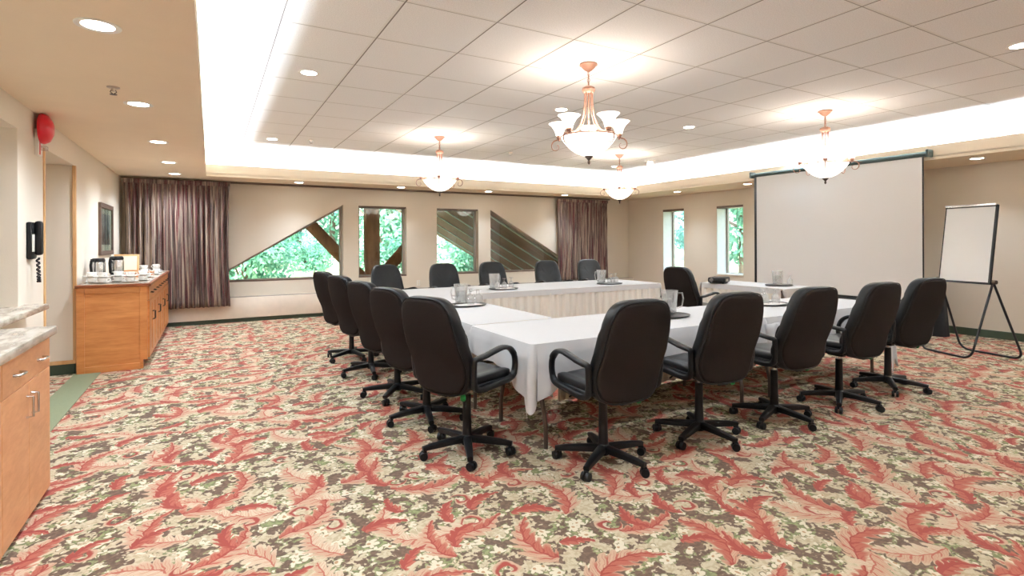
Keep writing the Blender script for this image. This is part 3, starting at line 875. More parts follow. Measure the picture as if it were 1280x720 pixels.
# ------------------------------------------------------------------ office chairs
def make_chair():
    t = thing('office_chair', 'x', 'chair', group='black office chairs around the meeting tables')
    # star base
    m = MB(); m.lathe([(0, .058), (.038, .058), (.044, .085), (.040, .112), (.032, .125), (0, .125)], seg=20)
    for k in range(5):
        a = R(90+18+72*k); c, s = math.cos(a), math.sin(a)
        m.tube([(.02*c, .02*s, .094), (.12*c, .12*s, .090), (.23*c, .23*s, .082), (.305*c, .305*s, .074)], [.026, .023, .020, .015], seg=10, side=(-s, c, 0), r2=[.030, .027, .023, .019])
        m.cyl((.288*c, .288*s, .04), (.288*c, .288*s, .08), .011)
    base = m.done('star_base', 'black_plastic', t)
    for k in range(5):
        a = R(90+18+72*k); c, s = math.cos(a), math.sin(a); q = a+random.uniform(-1.2, 1.2); dx, dy = math.cos(q), math.sin(q)
        m = MB(); px, py = .288*c+.012*dx, .288*s+.012*dy
        for e in (-1, 1):
            m.cyl((px-dy*.006*e, py+dx*.006*e, .028), (px-dy*.026*e, py+dx*.026*e, .028), .028, .025, 18)
        m.box((-.015, -.01, -.012), (.015, .01, .012), .005, at=(px, py, .05))
        m.done('caster', 'black_plastic', base)
    m = MB(); m.lathe([(0, .115), (.033, .115), (.029, .20), (.027, .39), (0, .39)], seg=20); cl = m.done('gas_column', 'black_plastic', t)
    m = MB(); m.cyl((0, 0, .385), (0, 0, .46), .013); m.done('piston', 'steel', cl)
    m = MB(); m.box((-.09, -.14, .445), (.09, .10, .49), .012); m.box((-.03, -.05, .41), (.03, .09, .45), .01)
    m.tube([(-.05, .02, .465), (-.20, .03, .46), (-.235, .03, .44)], .006); mech = m.done('seat_mechanism', 'black_plastic', t)
    m = MB(); m.cyl((.08, -.10, .46), (.13, -.17, .435), .007); m.sup(.017, .017, .022, .8, .8, 16, 10, lambda x, y, z: (x+.135, y-.178, z+.425)); o = m.done('tension_knob', 'green_plastic', mech); o['label'] = 'green knob'
    m = MB(); m.box((-.045, -.235, .425), (.045, -.09, .462), .01)
    m.done('back_bracket', 'black_plastic', t)
    # seat
    def sf(x, y, z):   # sup outline in x,z -> x,y ; thickness y -> z
        Y = z; Z = y
        zz = .530+Z - .02*max(0, (Y-.12)/.12)**2 + .012*(x/.25)**2
        if Z > 0: zz += .006*math.cos(x*20)-.010*math.exp(-((abs(Y-.05))/.012)**2)*0
        if Z > .02: zz -= .010*math.exp(-((abs(x)-.17)/.012)**2)
        return (x, Y-.015, zz)
    m = MB(); m.sup(.248, .044, .228, .5, .34, 48, 18, sf); m.done('seat', 'leather', t, True, 80)
    m = MB(); m.sup(.252, .022, .22, .5, .34, 40, 10, lambda x, y, z: (x, z-.015, .500+y+.012*(x/.25)**2)); m.done('seat_pan', 'black_plastic', t, True, 80)
    # backrest
    def back(x, y, z, push=0.0):
        h = (z+.315)/.63                     # 0 bottom .. 1 top
        w = 1.0 - .13*max(0, h-.35)**1.4/.65**1.4 - .06*max(0, .25-h)/.25
        lean = -.205 - .155*h**1.15 + .045*math.sin(h*PI)**1.0*(-.2) + .03*math.exp(-((h-.28)/.18)**2)
        cur = -.030*(1-(x/.25)**2)*.9
        return (x*w, y+lean+cur+.015+push, .755+z)
    def bf(x, y, z):
        X, Y, Z = back(x, y, z)
        h = (z+.315)/.63
        if y > .02: Y -= .012*math.exp(-((h-.40)/.02)**2)+.012*math.exp(-((h-.72)/.02)**2)*1 - .010*math.sin(h*PI*2.5)**2
        return (X, Y, Z)
    m = MB(); m.sup(.25, .056, .315, .5, .46, 60, 20, bf); m.done('backrest', 'leather', t, True, 80)
    m = MB(); m.sup(.234, .020, .300, .4, .45, 60, 12, lambda x, y, z: back(x, y, z, -.046)); m.done('back_panel', 'chair_fabric', t, True, 80)
    # piping round the back panel
    pp = []
    for i in range(72):
        a = 2*PI*i/72
        pp.append(back(.241*spow(math.cos(a), .45), 0, .306*spow(math.sin(a), .45), -.046))
    m = MB(); m.tube(pp, .005, seg=6, closed=True); m.done('piping', 'black_plastic', t)
    # armrests: closed loops
    for s in (-1, 1):
        L = [(-.215, .53), (-.222, .60), (-.224, .670), (-.222, .686), (-.19, .690), (-.10, .700), (0, .716), (.09, .728), (.165, .712), (.222, .665), (.240, .61), (.238, .56), (.218, .518), (.17, .506), (.08, .500), (-.04, .494), (-.13, .490), (-.19, .498)]
        # smooth by Chaikin
        for _ in range(2):
            Q = []
            for i in range(len(L)):
                a, b = L[i], L[(i+1) % len(L)]
                Q += [(a[0]*.75+b[0]*.25, a[1]*.75+b[1]*.25), (a[0]*.25+b[0]*.75, a[1]*.25+b[1]*.75)]
            L = Q
        L = [(y*.86-.025 if y > -.1 else y, z) for y, z in L]
        pts = [(s*(.262+.012*min(1, max(0, (z-.5)/.2))), y, z) for y, z in L]
        rr = [.015 if z > .54 else .020 for y, z in L]
        w2 = [.024 if z > .66 and y > -.2 else .019 for y, z in L]
        m = MB(); m.tube(pts, rr, seg=12, side=(1, 0, 0), r2=w2, closed=True)
        m.cyl((s*.20, .06, .495), (s*.262, .06, .495), .012); m.cyl((s*.2, -.12, .49), (s*.262, -.12, .49), .012)
        m.cyl((s*.215, -.215, .60), (s*.262, -.215, .60), .014)
        m.done('armrest', 'black_plastic', t, True, 60)
    return t
chair0 = make_chair(); first = [True]
def chair(x, y, face, lab, spin=None):
    """face = compass angle in degrees of the sitter's gaze, 0 = +X, 90 = +Y"""
    rz = R(face-90)
    if first[0]:
        first[0] = False; c = chair0; c.location = (x, y, 0); c.rotation_euler = (0, 0, rz); c['label'] = lab
    else: c = dup(chair0, (x, y, 0), rz, lab)
    for k in kids(c):
        if k.name.startswith('star_base'): k.rotation_euler.z = R((spin if spin is not None else random.uniform(0, 72))-108)-rz
    return c
chair(1.485, 3.250, 22, 'black office chair at the near end of the side row, beside the hanging cloth corner', 33)
chair(1.48, 4.00, 17, 'black office chair second in the side row, just beyond the one by the cloth corner', 40)
chair(1.48, 4.76, 14, 'black office chair in the middle of the side row of five')
chair(1.49, 5.72, 14, 'black office chair fourth in the side row, counted from the cloth corner')
chair(1.48, 6.58, 14, 'black office chair at the far end of the side row, by the triangular window')
chair(2.16, 2.66, 88, 'black office chair with two armrests showing, first along the near table from the cloth corner', 68)
chair(3.03, 2.66, 84, 'black office chair second along the near table, with a glass jug just past it', 55)
chair(3.84, 2.63, 86, 'black office chair in the middle of the near table row', 54)
chair(4.68, 2.60, 86, 'black office chair next to last in the near table row, chrome piston showing', 65)
chair(5.56, 2.64, 83, 'black office chair at the screen end of the near table row, beside the easel', 72)
chair(5.66, 5.02, 2, 'black office chair inside the hollow square, facing the projector table')
chair(2.36, 7.64, -80, 'black office chair behind the far table in front of the log post window')
chair(3.22, 7.62, -92, 'black office chair behind the far table between the post window and the green window')
chair(4.12, 7.68, -92, 'black office chair behind the far table next to the glass jug and green window')
chair(5.22, 7.70, -95, 'black office chair behind the far table under the sloping triangular window')
chair(6.12, 7.66, -97, 'black office chair behind the far table in front of the curtain')

# ------------------------------------------------------------------ table ware
ZW = ZTAB+.005
m = MB(); m.lathe([(0, 0), (.055, 0), (.062, .006), (.066, .10), (.075, .19), (.0775, .20), (.073, .198), (.062, .10), (.058, .012), (0, .012)], seg=28)
jug0 = thing('water_jug', 'x', 'jug', group='glass water jugs'); m.done('body', 'clear_glass', jug0)
m = MB(); m.tube([(.07, 0, .175), (.115, 0, .175), (.125, 0, .12), (.11, 0, .055), (.066, 0, .04)], .008); m.done('handle', 'clear_glass', jug0)
m = MB(); m.lathe([(0, .014), (.056, .014), (.060, .10), (.062, .125), (0, .125)], seg=24); m.done('water', 'water', jug0)
# upturned goblet: rim down, foot up
m = MB(); m.lathe([(.036, 0), (.040, .03), (.036, .07), (.018, .088), (.006, .095), (.005, .125), (.008, .132), (.032, .137), (.032, .140), (0, .140)], seg=20)
gob0 = m.done('goblet', 'clear_glass'); tag(gob0, 'x', 'glass', 'upturned glass goblets')
m = MB(); m.lathe([(0, 0), (.06, 0), (.075, .004), (.21, .004), (.222, .014), (.218, .016), (.205, .008), (0, .008)], seg=40)
bmesh.ops.scale(m.b, vec=(1, .78, 1), verts=m.b.verts)
tray0 = m.done('serving_tray', 'tray_black'); tag(tray0, 'x', 'tray', 'black oval serving trays')
m = MB(); m.box((-.125, -.07, 0), (.125, .07, .005), .002); m.box((-.12, -.065, .005), (.115, .06, .009), .002)
nap0 = m.done('napkin', 'napkin'); tag(nap0, 'x', 'napkin', 'folded white napkins')
def ware(x, y, r, name, jug, gobs, hang=0, naps=((.02, -.13),)):
    place(tray0, 'tray', (x, y, ZW), 0, 'black oval tray on %s' % name)
    if jug: place(jug0, 'jug', (x+jug[0], y+jug[1]*.7, ZW+.018), R(hang), 'clear glass water jug on the tray on %s' % name)
    for k, (a, b) in enumerate(gobs):
        wh = ['beside the jug', 'at the rim away from the jug', 'at the near rim', 'in the middle', 'at the far rim', 'by the napkin'][k]
        place(gob0, 'gob', (x+a, y+b*.75, ZW+.018), 0, 'goblet %s, %s' % (wh, name))
    for a, b in naps: place(nap0, 'nap', (x+a*.3, y+b*.3, ZW+.0085), .12, 'folded white napkin on the tray on %s' % name)
ware(2.32, 5.08, .24, 'the side table', (-.02, .13), ((.11, -.03), (.17, .06), (.02, -.09), (.09, .15)), 190, ((.02, -.15),))
ware(3.58, 6.58, .24, 'the far table close to the post window', (-.13, .06), ((-.14, -.10), (-.04, -.12), (.13, .02)), 20, ((.0, -.16),))
ware(5.42, 6.50, .24, 'the far table close to the curtain', (-.12, .08), ((-.03, -.06), (.06, .0), (.15, .04)), 180, ())
ware(5.04, 3.50, .22, 'the near table between middle chairs', None, ((-.10, -.03), (.02, -.08), (.12, .02), (-.04, .07), (.06, .13)), 0, ((.0, -.15),))
ware(3.50, 3.42, .22, 'the near table behind its first chair', (.10, .10), ((-.10, .0), (-.04, .1)), -30, ())
ware(7.28, 4.90, .22, 'the projector table', (.02, .06), ((.12, -.12), (-.1, -.1)), 0, ())

# projector
t = thing('projector', 'black projector lying on the white projector table', 'projector', (6.98, 5.72, ZW), R(25))
m = MB(); m.box((-.17, -.13, .012), (.17, .13, .095), .025, 3); m.done('body', 'black_plastic', t)
m = MB(); m.cyl((-.16, .07, .055), (-.185, .07, .055), .032); m.done('lens', 'clear_glass', t)
m = MB(); m.box((-.10, -.135, .03), (.02, -.129, .07), .001); m.done('connector_panel', 'frame_grey', t, False)
m = MB(); [m.cyl((a, b, 0), (a, b, .014), .012) for a in (-.13, .13) for b in (-.09, .09)]; m.done('feet', 'black_plastic', t)

# ------------------------------------------------------------------ projection screen
t = thing('projection_screen', 'large white pull-down projection screen hanging in front of the slot-window wall', 'screen', (8.5, 4.88, 0))
m = MB(); m.tube([(0, -1.34, 2.575), (0, 1.35, 2.575)], .036, seg=16); m.done('case', 'case_green', t)
m = MB(); m.box((-.002, -1.29, .52), (.002, 1.30, 2.55)); m.done('fabric', 'screen_white', t, False)
m = MB(); m.box((-.004, 1.265, .52), (.003, 1.31, 2.55)); m.box((-.004, -1.30, .52), (.003, -1.283, 2.55)); m.box((-.004, -1.3, .52), (.003, 1.31, .56)); m.done('black_border', 'black_metal', t, False)
m = MB(); m.cyl((0, -1.31, .515), (0, 1.32, .515), .014); m.done('bottom_bar', 'black_metal', t)
for yy, nm in ((-1.355, 0), (1.365, 0)):
    m = MB(); m.box((-.045, yy-.018, 2.53), (.098, yy+.018, 2.635), .01); m.done('end_bracket', 'case_green', t)

# ------------------------------------------------------------------ easel
t = thing('flip_chart_easel', 'white board easel on looped black tube legs by the far side of the screen', 'easel', (0, 0, 0))
HL, HR = Vector((8.13, 3.25, .905)), Vector((7.96, 2.66, .905))
ctr = Vector((8.045, 2.955, 0)); t.location = ctr
def W(v): return tuple(Vector(v)-ctr)
wd = (HR-HL).normalized(); nrm = Vector((wd.y, -wd.x, 0)); nrm = nrm if nrm.x < 0 else -nrm
def U(a, b, fa, fb):
    pts = [a]; fa, fb = Vector(fa), Vector(fb); d = (fb-fa).normalized()
    up = Vector((0, 0, 1))
    for k in range(7):
        q = k/6*PI/2; ua = (a-fa).normalized(); pts.append(fa+d*.10*(1-math.cos(q))*1.0+ua*.10*(1-math.sin(q)))
    for k in range(7):
        q = k/6*PI/2; ub = (b-fb).normalized(); pts.append(fb-d*.10*(1-math.sin(q))+ub*.10*(1-math.cos(q)))
    pts.append(b)
    return [W(p) for p in pts]
m = MB(); m.tube(U(HL, HR, (7.97, 3.40, .014), (7.70, 2.78, .014)), .013, seg=10); m.done('leg_loop', 'black_metal', t)
m = MB(); m.tube(U(HL, HR, (8.36, 3.12, .014), (8.18, 2.46, .014)), .013, seg=10); m.done('leg_loop', 'black_metal', t)
# board: tilted
top = (HL+HR)/2+Vector((0, 0, .90))-nrm*.10; bot = (HL+HR)/2+Vector((0, 0, -.02))+nrm*.03
up = (top-bot).normalized(); bn = wd.cross(up); bn = bn if bn.x < 0 else -bn
Rm = Matrix((wd, bn, up)).transposed()
H = (top-bot).length/2; hw = .29; cc = Vector(W((top+bot)/2))
m = MB(); m.box((-hw, -.008, -H), (hw, .008, H), rot=Rm, at=cc); m.done('board', 'board_white', t, False)
m = MB()
for a, b, at in (((-hw-.012, -.014, -.010), (hw+.012, .014, .010), cc+up*H), ((-hw-.012, -.014, -.012), (hw+.012, .014, .012), cc-up*H),
                 ((-.012, -.014, -H), (.012, .014, H), cc+wd*(hw)), ((-.005, -.014, -H), (.005, .014, H), cc-wd*(hw))):
    m.box(a, b, .003, rot=Rm, at=at)
m.done('board_frame', 'black_metal', t, False)
m = MB(); m.box((-hw, -.02, -.018), (hw, .03, .01), .004, rot=Rm, at=cc+up*(H+.012)+bn*.01); m.done('paper_clamp', 'steel', t)
for h_ in (HL, HR):
    m = MB(); q = Vector(W(h_)); m.cyl(q-wd*.02, q+wd*.035*(1 if h_ is HR else -1), .024); m.done('hinge_knob', 'dark_metal', t)

# black cloth bag leaning by the wall behind the last chair
t = thing('black_bag', 'tall black cloth bag standing against the wall behind the last near chair', 'bag', (9.28, 3.80, 0))
def bagf(u, v):
    a = u*2*PI; r = .17*(1-.25*v)+.012*math.sin(a*5)*(1-v*.5)
    return (r*.8*math.cos(a), r*1.15*math.sin(a), v*.74)
m = MB(); m.grid(40, 8, bagf); m.lathe([(.10, .735), (.07, .75), (0, .755)], seg=24); m.lathe([(0, .001), (.13, .001)], seg=24)
m.done('bag_body', 'black_cloth', t, True, 60, weld=True)
m = MB(); m.tube([(0, -.07, .73), (0, -.05, .82), (0, .05, .82), (0, .07, .73)], .009); m.done('strap', 'black_cloth', t)

# ------------------------------------------------------------------ chandeliers
def lamp(name, loc, watts, col, rad, parent, spot=None):
    l = bpy.data.lights.new(name, 'SPOT' if spot else 'POINT'); l.energy = watts; l.color = col; l.shadow_soft_size = rad
    if spot: l.spot_size = R(spot); l.spot_blend = .8
    o = bpy.data.objects.new(name, l); COL.objects.link(o); o.location = loc; o.parent = parent
    return o
def make_chandelier():
    t = thing('chandelier', 'x', 'chandelier', group='five-light chandeliers')
    m = MB(); m.lathe([(0, 0), (.078, 0), (.082, -.012), (.066, -.02), (.06, -.032), (.032, -.058), (.014, -.068), (0, -.072)], seg=32); m.done('canopy', 'bronze', t)
    m = MB()
    m.cyl((0, 0, -.07), (0, 0, -.20), .004)
    for k in range(4):
        zc_ = -.085-k*.03
        rr = [( .012*math.cos(a)*(1 if k % 2 else 0), .012*math.cos(a)*(0 if k % 2 else 1), zc_+.019*math.sin(a)) for a in [i*PI/6 for i in range(12)]]
        m.tube(rr, .003, seg=6, closed=True)
    m.done('chain', 'bronze', t)
    m = MB(); m.lathe([(0, -.195), (.03, -.20), (.055, -.215), (.06, -.235), (.05, -.255), (.03, -.262), (0, -.262)], seg=32)
    m.cyl((0, 0, -.26), (0, 0, -.64), .008); m.done('hub', 'bronze', t)
    for k in range(5):
        a = R(20+72*k); c, s = math.cos(a), math.sin(a)
        P = [(.035, -.25), (.038, -.36), (.05, -.46), (.085, -.55), (.15, -.615), (.22, -.640), (.27, -.640), (.30, -.655)]
        # outward scroll
        for i in range(1, 15):
            q = PI/2 - i*.42; rad = .062*(1-i/18)
            P.append((.300+.012+rad*math.cos(q), -.718+rad*math.sin(q)))
        m = MB(); m.tube([(r*c, r*s, z) for r, z in P], [.0065]*8+[.006-.0003*i for i in range(14)], seg=8)
        arm = m.done('arm', 'bronze', t)
        m = MB(); m.lathe([(0, -.655), (.02, -.65), (.028, -.628), (.026, -.62), (0, -.615)], (.285*c, .285*s, 0), 16); m.cyl((.285*c, .285*s, -.67), (.285*c, .285*s, -.63), .008); m.done('cup', 'bronze', arm)
        m = MB(); m.lathe([(.030, -.622), (.036, -.595), (.048, -.565), (.068, -.535), (.092, -.512), (.098, -.508), (.094, -.507), (.066, -.53), (.045, -.562), (.033, -.593), (.027, -.618), (0, -.618)], (.285*c, .285*s, 0), 24)
        m.done('shade', 'lamp_glass', arm)
        m = MB(); m.sup(.018, .018, .026, 1, 1, 12, 8, lambda x, y, z: (x+.285*c, y+.285*s, z-.575)); m.done('bulb', 'bulb_glow', arm)
    m = MB(); m.lathe([(.245, -.655), (.25, -.66), (.243, -.672), (.22, -.705), (.18, -.75), (.13, -.79), (.07, -.818), (.02, -.828), (0, -.828), ], seg=48)
    m.done('bowl', 'lamp_glass', t)
    m = MB(); m.tube([(.252*math.cos(i*PI/24), .252*math.sin(i*PI/24), -.657) for i in range(48)], .005, seg=6, closed=True); m.done('bowl_rim', 'bronze', t)
    m = MB(); m.lathe([(0, -.826), (.035, -.828), (.037, -.836), (.018, -.855), (.009, -.868), (.013, -.882), (.009, -.898), (0, -.905)], seg=20); m.done('finial', 'dark_metal', t)
    lamp('glow', (0, 0, -.50), 6, (1.0, .98, .95), .12, t)
    return t
ch0 = make_chandelier()
ch0.rotation_euler.z = R(32); ch0.location = (2.97, 3.84, ZC); ch0['label'] = 'large bronze chandelier with glowing glass bowl, the closest one, above the near table'
dup(ch0, (3.02, 7.56, ZC), R(10), 'bronze chandelier with glass bowl hanging in front of the green windows')
dup(ch0, (6.55, 7.56, ZC), R(-8), 'bronze chandelier with glass bowl hanging before the window-side curtain')
dup(ch0, (6.60, 3.82, ZC), R(-26), 'bronze chandelier with glass bowl hanging in front of the projection screen')

dup(ch0, (2.97, .12, ZC), R(15), 'unseen bronze chandelier added behind the viewer to light the open floor')  # this pair is unseen, added to light the chair backs and floor
dup(ch0, (6.60, .12, ZC), R(55), 'unseen bronze chandelier added over the open floor to light the near table side')
# ------------------------------------------------------------------ downlights, vents, sprinklers
def make_down():
    t = thing('downlight', 'x', 'light')
    m = MB(); m.lathe([(.070, -.002), (.092, -.006), (.098, -.004), (.099, 0)], seg=32); m.done('trim_ring', 'white_paint', t)
    m = MB(); m.lathe([(0, -.0015), (.071, -.002)], seg=32); m.done('lens', 'lamp_white', t)
    lamp('beam', (0, 0, -.02), 60, (.76, .87, 1.0), .06, t, 150)
    return t
dn0 = make_down(); CEIL_BEAM = bpy.data.lights['beam'].copy(); CEIL_BEAM.energy = 46; CEIL_BEAM.spot_size = R(140); WALL_BEAM = bpy.data.lights['beam'].copy(); WALL_BEAM.energy = 30; WALL_BEAM.spot_size = R(105); WALL_BEAM.spot_blend = 1.0; bpy.data.lights['beam'].energy = 50; dn0['group'] = 'round recessed downlights'; dfirst = [True]
def down(x, y, z, lab):
    if dfirst[0]: dfirst[0] = False; dn0.location = (x, y, z); dn0['label'] = lab
    else:
        d = dup(dn0, (x, y, z), None, lab)
        if z == ZC or x > 0:
            for q in kids(d):
                if q.type == 'LIGHT': q.data = CEIL_BEAM if z == ZC else WALL_BEAM
sx = -.49
down(sx, 3.36, ZS, 'large round downlight in the soffit strip, closest to the viewer')
down(sx, 5.10, ZS, 'round downlight in the soffit strip just past the sprinkler')
down(sx, 6.90, ZS, 'round downlight in the soffit strip above the alcove end')
down(sx, 8.57, ZS, 'round downlight in the soffit strip above the framed picture')
down(sx, 9.92, ZS, 'round downlight in the soffit strip right before the tall curtain')
down(1.40, 10.32, ZS, 'soffit downlight above the large triangular window')
down(3.30, 10.32, ZS, 'soffit downlight above the log post window')
down(5.25, 10.32, ZS, 'soffit downlight between the third window and the sloping window')
down(7.25, 10.30, ZS, 'soffit downlight above the window-side curtain')
down(9.02, 8.50, ZS, 'soffit downlight by the slot windows')
down(9.02, 6.72, ZS, 'soffit downlight at the curtain end of the projection screen')
down(9.02, 3.18, ZS, 'soffit downlight above the board easel')
down(.81, 5.30, ZC, 'ceiling downlight in the white tiles over the side row of chairs, closer one')
down(.83, 8.95, ZC, 'ceiling downlight in the white tiles near the triangular window, farther one')
down(3.70, 5.32, ZC, 'ceiling downlight over the middle of the hollow square, behind the closest chandelier')
down(5.85, 5.29, ZC, 'ceiling downlight over the middle, next towards the screen')
down(8.45, 5.26, ZC, 'ceiling downlight close above the projection screen case')
down(5.82, 1.76, ZC, 'ceiling downlight cut by the picture edge over the near open floor')
down(7.50, 8.80, ZC, 'ceiling downlight behind the small twin spot lamp')
down(sx, 1.6, ZS, 'unseen soffit downlight added over the near counter')  # from here on unseen downlights, added to brighten the foreground
down(9.02, 1.2, ZS, 'unseen soffit downlight added by the slot window wall behind the easel')
down(.82, 1.76, ZC, 'unseen ceiling downlight added over the open floor by the counter')
down(3.40, 1.76, ZC, 'unseen ceiling downlight added over the near row of chairs')
# twin emergency spot
t = thing('twin_spot', 'small white twin spot lamp on a round ceiling plate', 'light', (7.60, 7.86, ZC))
m = MB(); m.lathe([(0, 0), (.10, 0), (.10, -.012), (0, -.016)], seg=28); m.done('plate', 'white_paint', t)
for s in (-1, 1):
    m = MB(); m.lathe([(.015, .0), (.04, -.05), (.045, -.09), (.04, -.09), (0, -.06)], (s*.05, 0, -.01), 18, Matrix.Rotation(s*.35, 3, 'Y')); m.done('lamp_head', 'lamp_glass', t)
def sprinkler(x, y, z, lab):
    t = thing('sprinkler', lab, 'sprinkler', (x, y, z), 0, 'ceiling sprinklers')
    m = MB(); m.lathe([(0, 0), (.04, 0), (.038, -.006), (.012, -.01), (.01, -.03), (0, -.03)], seg=20); m.done('rose', 'nickel', t)
    m = MB(); m.tube([(-.012, 0, -.02), (-.018, 0, -.035), (0, 0, -.05)], .003, seg=6); m.tube([(.012, 0, -.02), (.018, 0, -.035), (0, 0, -.05)], .003, seg=6)
    m.lathe([(0, -.05), (.022, -.05), (.022, -.053), (0, -.053)], seg=16); m.done('deflector', 'dark_metal', t)
sprinkler(-.59, 4.63, ZS, 'small metal sprinkler head in the tan soffit strip')
sprinkler(1.36, 8.72, ZC, 'small metal sprinkler head in the white tiles by the window side')
sprinkler(4.66, 8.3, ZC, 'small metal sprinkler head in the tiles between the two window-side chandeliers')
def vent(x, y, z, rz, w, lab):
    t = thing('air_vent', lab, 'vent', (x, y, z), rz, 'cove wall vents')
    m = MB(); m.poly([(-w/2, -.055), (w/2, -.055), (w/2, .055), (-w/2, .055)], [[(-w/2+.012, -.043), (w/2-.012, -.043), (w/2-.012, .043), (-w/2+.012, .043)]], lambda u, v, q: (u, -q, v), .01); m.done('frame', 'white_paint', t, False)
    m = MB(); m.box((-w/2+.01, -.002, -.045), (w/2-.01, 0, .045)); m.done('duct', 'dark_metal', t, False)
    m = MB()
    n = int(w/.022)
    for i in range(n): m.box((-w/2+.014+i*.022, -.006, -.043), (-w/2+.020+i*.022, -.003, .043))
    m.done('louvres', 'white_paint', t, False)
vent(CX1+.4495, 2.88, 2.80, -PI/2, .30, 'white louvred vent in the bright cove above the easel')
vent(2.22, CY1+.4495, 2.83, 0, .34, 'small louvred vent in the bright cove above the triangular window')
vent(CX1+.4495, 6.9, 2.83, -PI/2, .2, 'small vent in the bright cove by the curtain end of the screen')

# ------------------------------------------------------------------ outside
def terrain(u, v):
    X = -25+75*u; Y = 11.2+50*v
    return (X, Y, -.25+max(0, (Y-12))*.055)
m = MB(); m.grid(30, 30, terrain); o = m.done('ground', 'lawn', smooth=True); struct(o)
m = MB(); m.box((10.2, -12, -.3), (50, 11.2, -.25)); struct(m.done('ground_side', 'lawn', smooth=False))
# porch roof continuing the gable slopes
def zr(X): return 3.09+.22-(.57*(X-3.95) if X > 3.95 else .605*(3.95-X))
m = MB()
for X0, X1 in ((3.95, 9.9), (-.9, 3.95)):
    a, b = zr(X0), zr(X1)
    y0, y1 = 11.12, 17.4
    V = [m.b.verts.new(p) for p in ((X0, y0, a), (X1, y0, b), (X1, y1, b), (X0, y1, a), (X0, y0, a+.12), (X1, y0, b+.12), (X1, y1, b+.12), (X0, y1, a+.12))]
    for f in ((0, 1, 2, 3), (4, 7, 6, 5), (0, 4, 5, 1), (1, 5, 6, 2), (2, 6, 7, 3), (3, 7, 4, 0)): m.b.faces.new([V[i] for i in f])
t = thing('porch_roof', 'dark brown sloping porch roof with pale seams outside the windows', 'roof', (0, 0, 0))
m.done('boards', 'roof_wood', t, False)
for k in range(6):
    yy = 11.9+k*1.0
    m = MB(); a, b = zr(3.95), zr(9.9)
    V = [m.b.verts.new(p) for p in ((3.95, yy, a-.03), (9.9, yy, b-.03), (9.9, yy+.07, b-.03), (3.95, yy+.07, a-.03), (3.95, yy, a), (9.9, yy, b), (9.9, yy+.07, b), (3.95, yy+.07, a))]
    for f in ((0, 1, 2, 3), (4, 7, 6, 5), (0, 4, 5, 1), (1, 5, 6, 2), (2, 6, 7, 3), (3, 7, 4, 0)): m.b.faces.new([V[i] for i in f])
    m.done('batten', 'white_paint', t, False)
t = thing('log_post', 'thick brown log post with two slanting braces outside the second window', 'post', (3.42, 13.0, -.25))
m = MB(); m.lathe([(.0, 0), (.13, 0), (.14, .7), (.19, 1.2), (.19, 3.0), (0, 3.0)], seg=20); m.done('post', 'log_wood', t)
m = MB(); m.tube([(-.12, 0, .70), (-.70, 0, 1.30), (-1.42, 0, 2.08), (-2.1, 0, 2.3)][:3], [.13, .14, .14], seg=14); m.done('brace', 'log_wood', t)
m = MB(); m.tube([(.12, 0, .72), (.9, 0, 1.55), (1.5, 0, 2.2)], [.13, .15, .15], seg=14); m.done('brace', 'log_wood', t)

# trees
def leaf_cloud(m, blobs, n, size, rnd):
    for _ in range(n):
        bx, by, bz, br = rnd.choice(blobs)
        while True:
            d = Vector((rnd.uniform(-1, 1), rnd.uniform(-1, 1), rnd.uniform(-1, 1)))
            if .05 < d.length < 1: break
        d = d.normalized()*br*(rnd.uniform(.45, 1.0)**.5)
        c = Vector((bx, by, bz))+d
        nn = (d.normalized()+Vector((rnd.uniform(-.8, .8), rnd.uniform(-.8, .8), rnd.uniform(-.2, 1)))).normalized()
        a = nn.orthogonal().normalized(); a = (Matrix.Rotation(rnd.uniform(0, 6.28), 3, nn) @ a); b = nn.cross(a)
        s = size*rnd.uniform(.6, 1.3)
        v = [m.b.verts.new(c+a*s*.9), m.b.verts.new(c+b*s*.45+nn*s*.1), m.b.verts.new(c-a*s*.9), m.b.verts.new(c-b*s*.45+nn*s*.1)]
        m.b.faces.new(v)
def make_tree(seed, mat):
    rnd = random.Random(seed); t = thing('tree', 'x', 'tree', group='trees beyond the windows')
    m = MB(); m.tube([(0, 0, -.3), (.05, 0, 2), (-.08, .05, 5), (.05, 0, 8.5)], [.2, .16, .12, .05], seg=10)
    for k in range(7):
        a = rnd.uniform(0, 6.28); z = 2+k*.9; l = rnd.uniform(1.2, 2.2)
        m.tube([(0, 0, z), (l*.5*math.cos(a), l*.5*math.sin(a), z+.5), (l*math.cos(a), l*math.sin(a), z+1.3)], [.07, .045, .02], seg=6)
    m.done('trunk', 'bark', t)
    bl = [(rnd.uniform(-1.1, 1.1), rnd.uniform(-1.0, 1.0), 1.2+i*.62, rnd.uniform(.9, 1.4)) for i in range(13)]
    m = MB(); leaf_cloud(m, bl, 4200, .19, rnd); m.done('crown', mat, t, False)
    return t
def make_shrub(seed, mat):
    rnd = random.Random(seed); t = thing('shrub', 'x', 'shrub', group='shrubs beyond the windows')
    m = MB()
    for k in range(6):
        a = rnd.uniform(0, 6.28); m.tube([(0, 0, -.1), (.3*math.cos(a), .3*math.sin(a), .5), (.6*math.cos(a), .6*math.sin(a), 1.0)], [.03, .02, .01], seg=6)
    m.done('stems', 'bark', t)
    m = MB(); leaf_cloud(m, [(rnd.uniform(-.8, .8), rnd.uniform(-.5, .5), rnd.uniform(.3, 1.0), rnd.uniform(.4, .7)) for _ in range(8)], 2400, .085, rnd); m.done('foliage', mat, t, False)
    return t
def gz(Y): return -.25+max(0, Y-12)*.055 if Y > 11.2 else -.25
tA, tB = make_tree(3, 'foliage'), make_tree(8, 'foliage_blue')
tuse = {id(tA): 0, id(tB): 0}
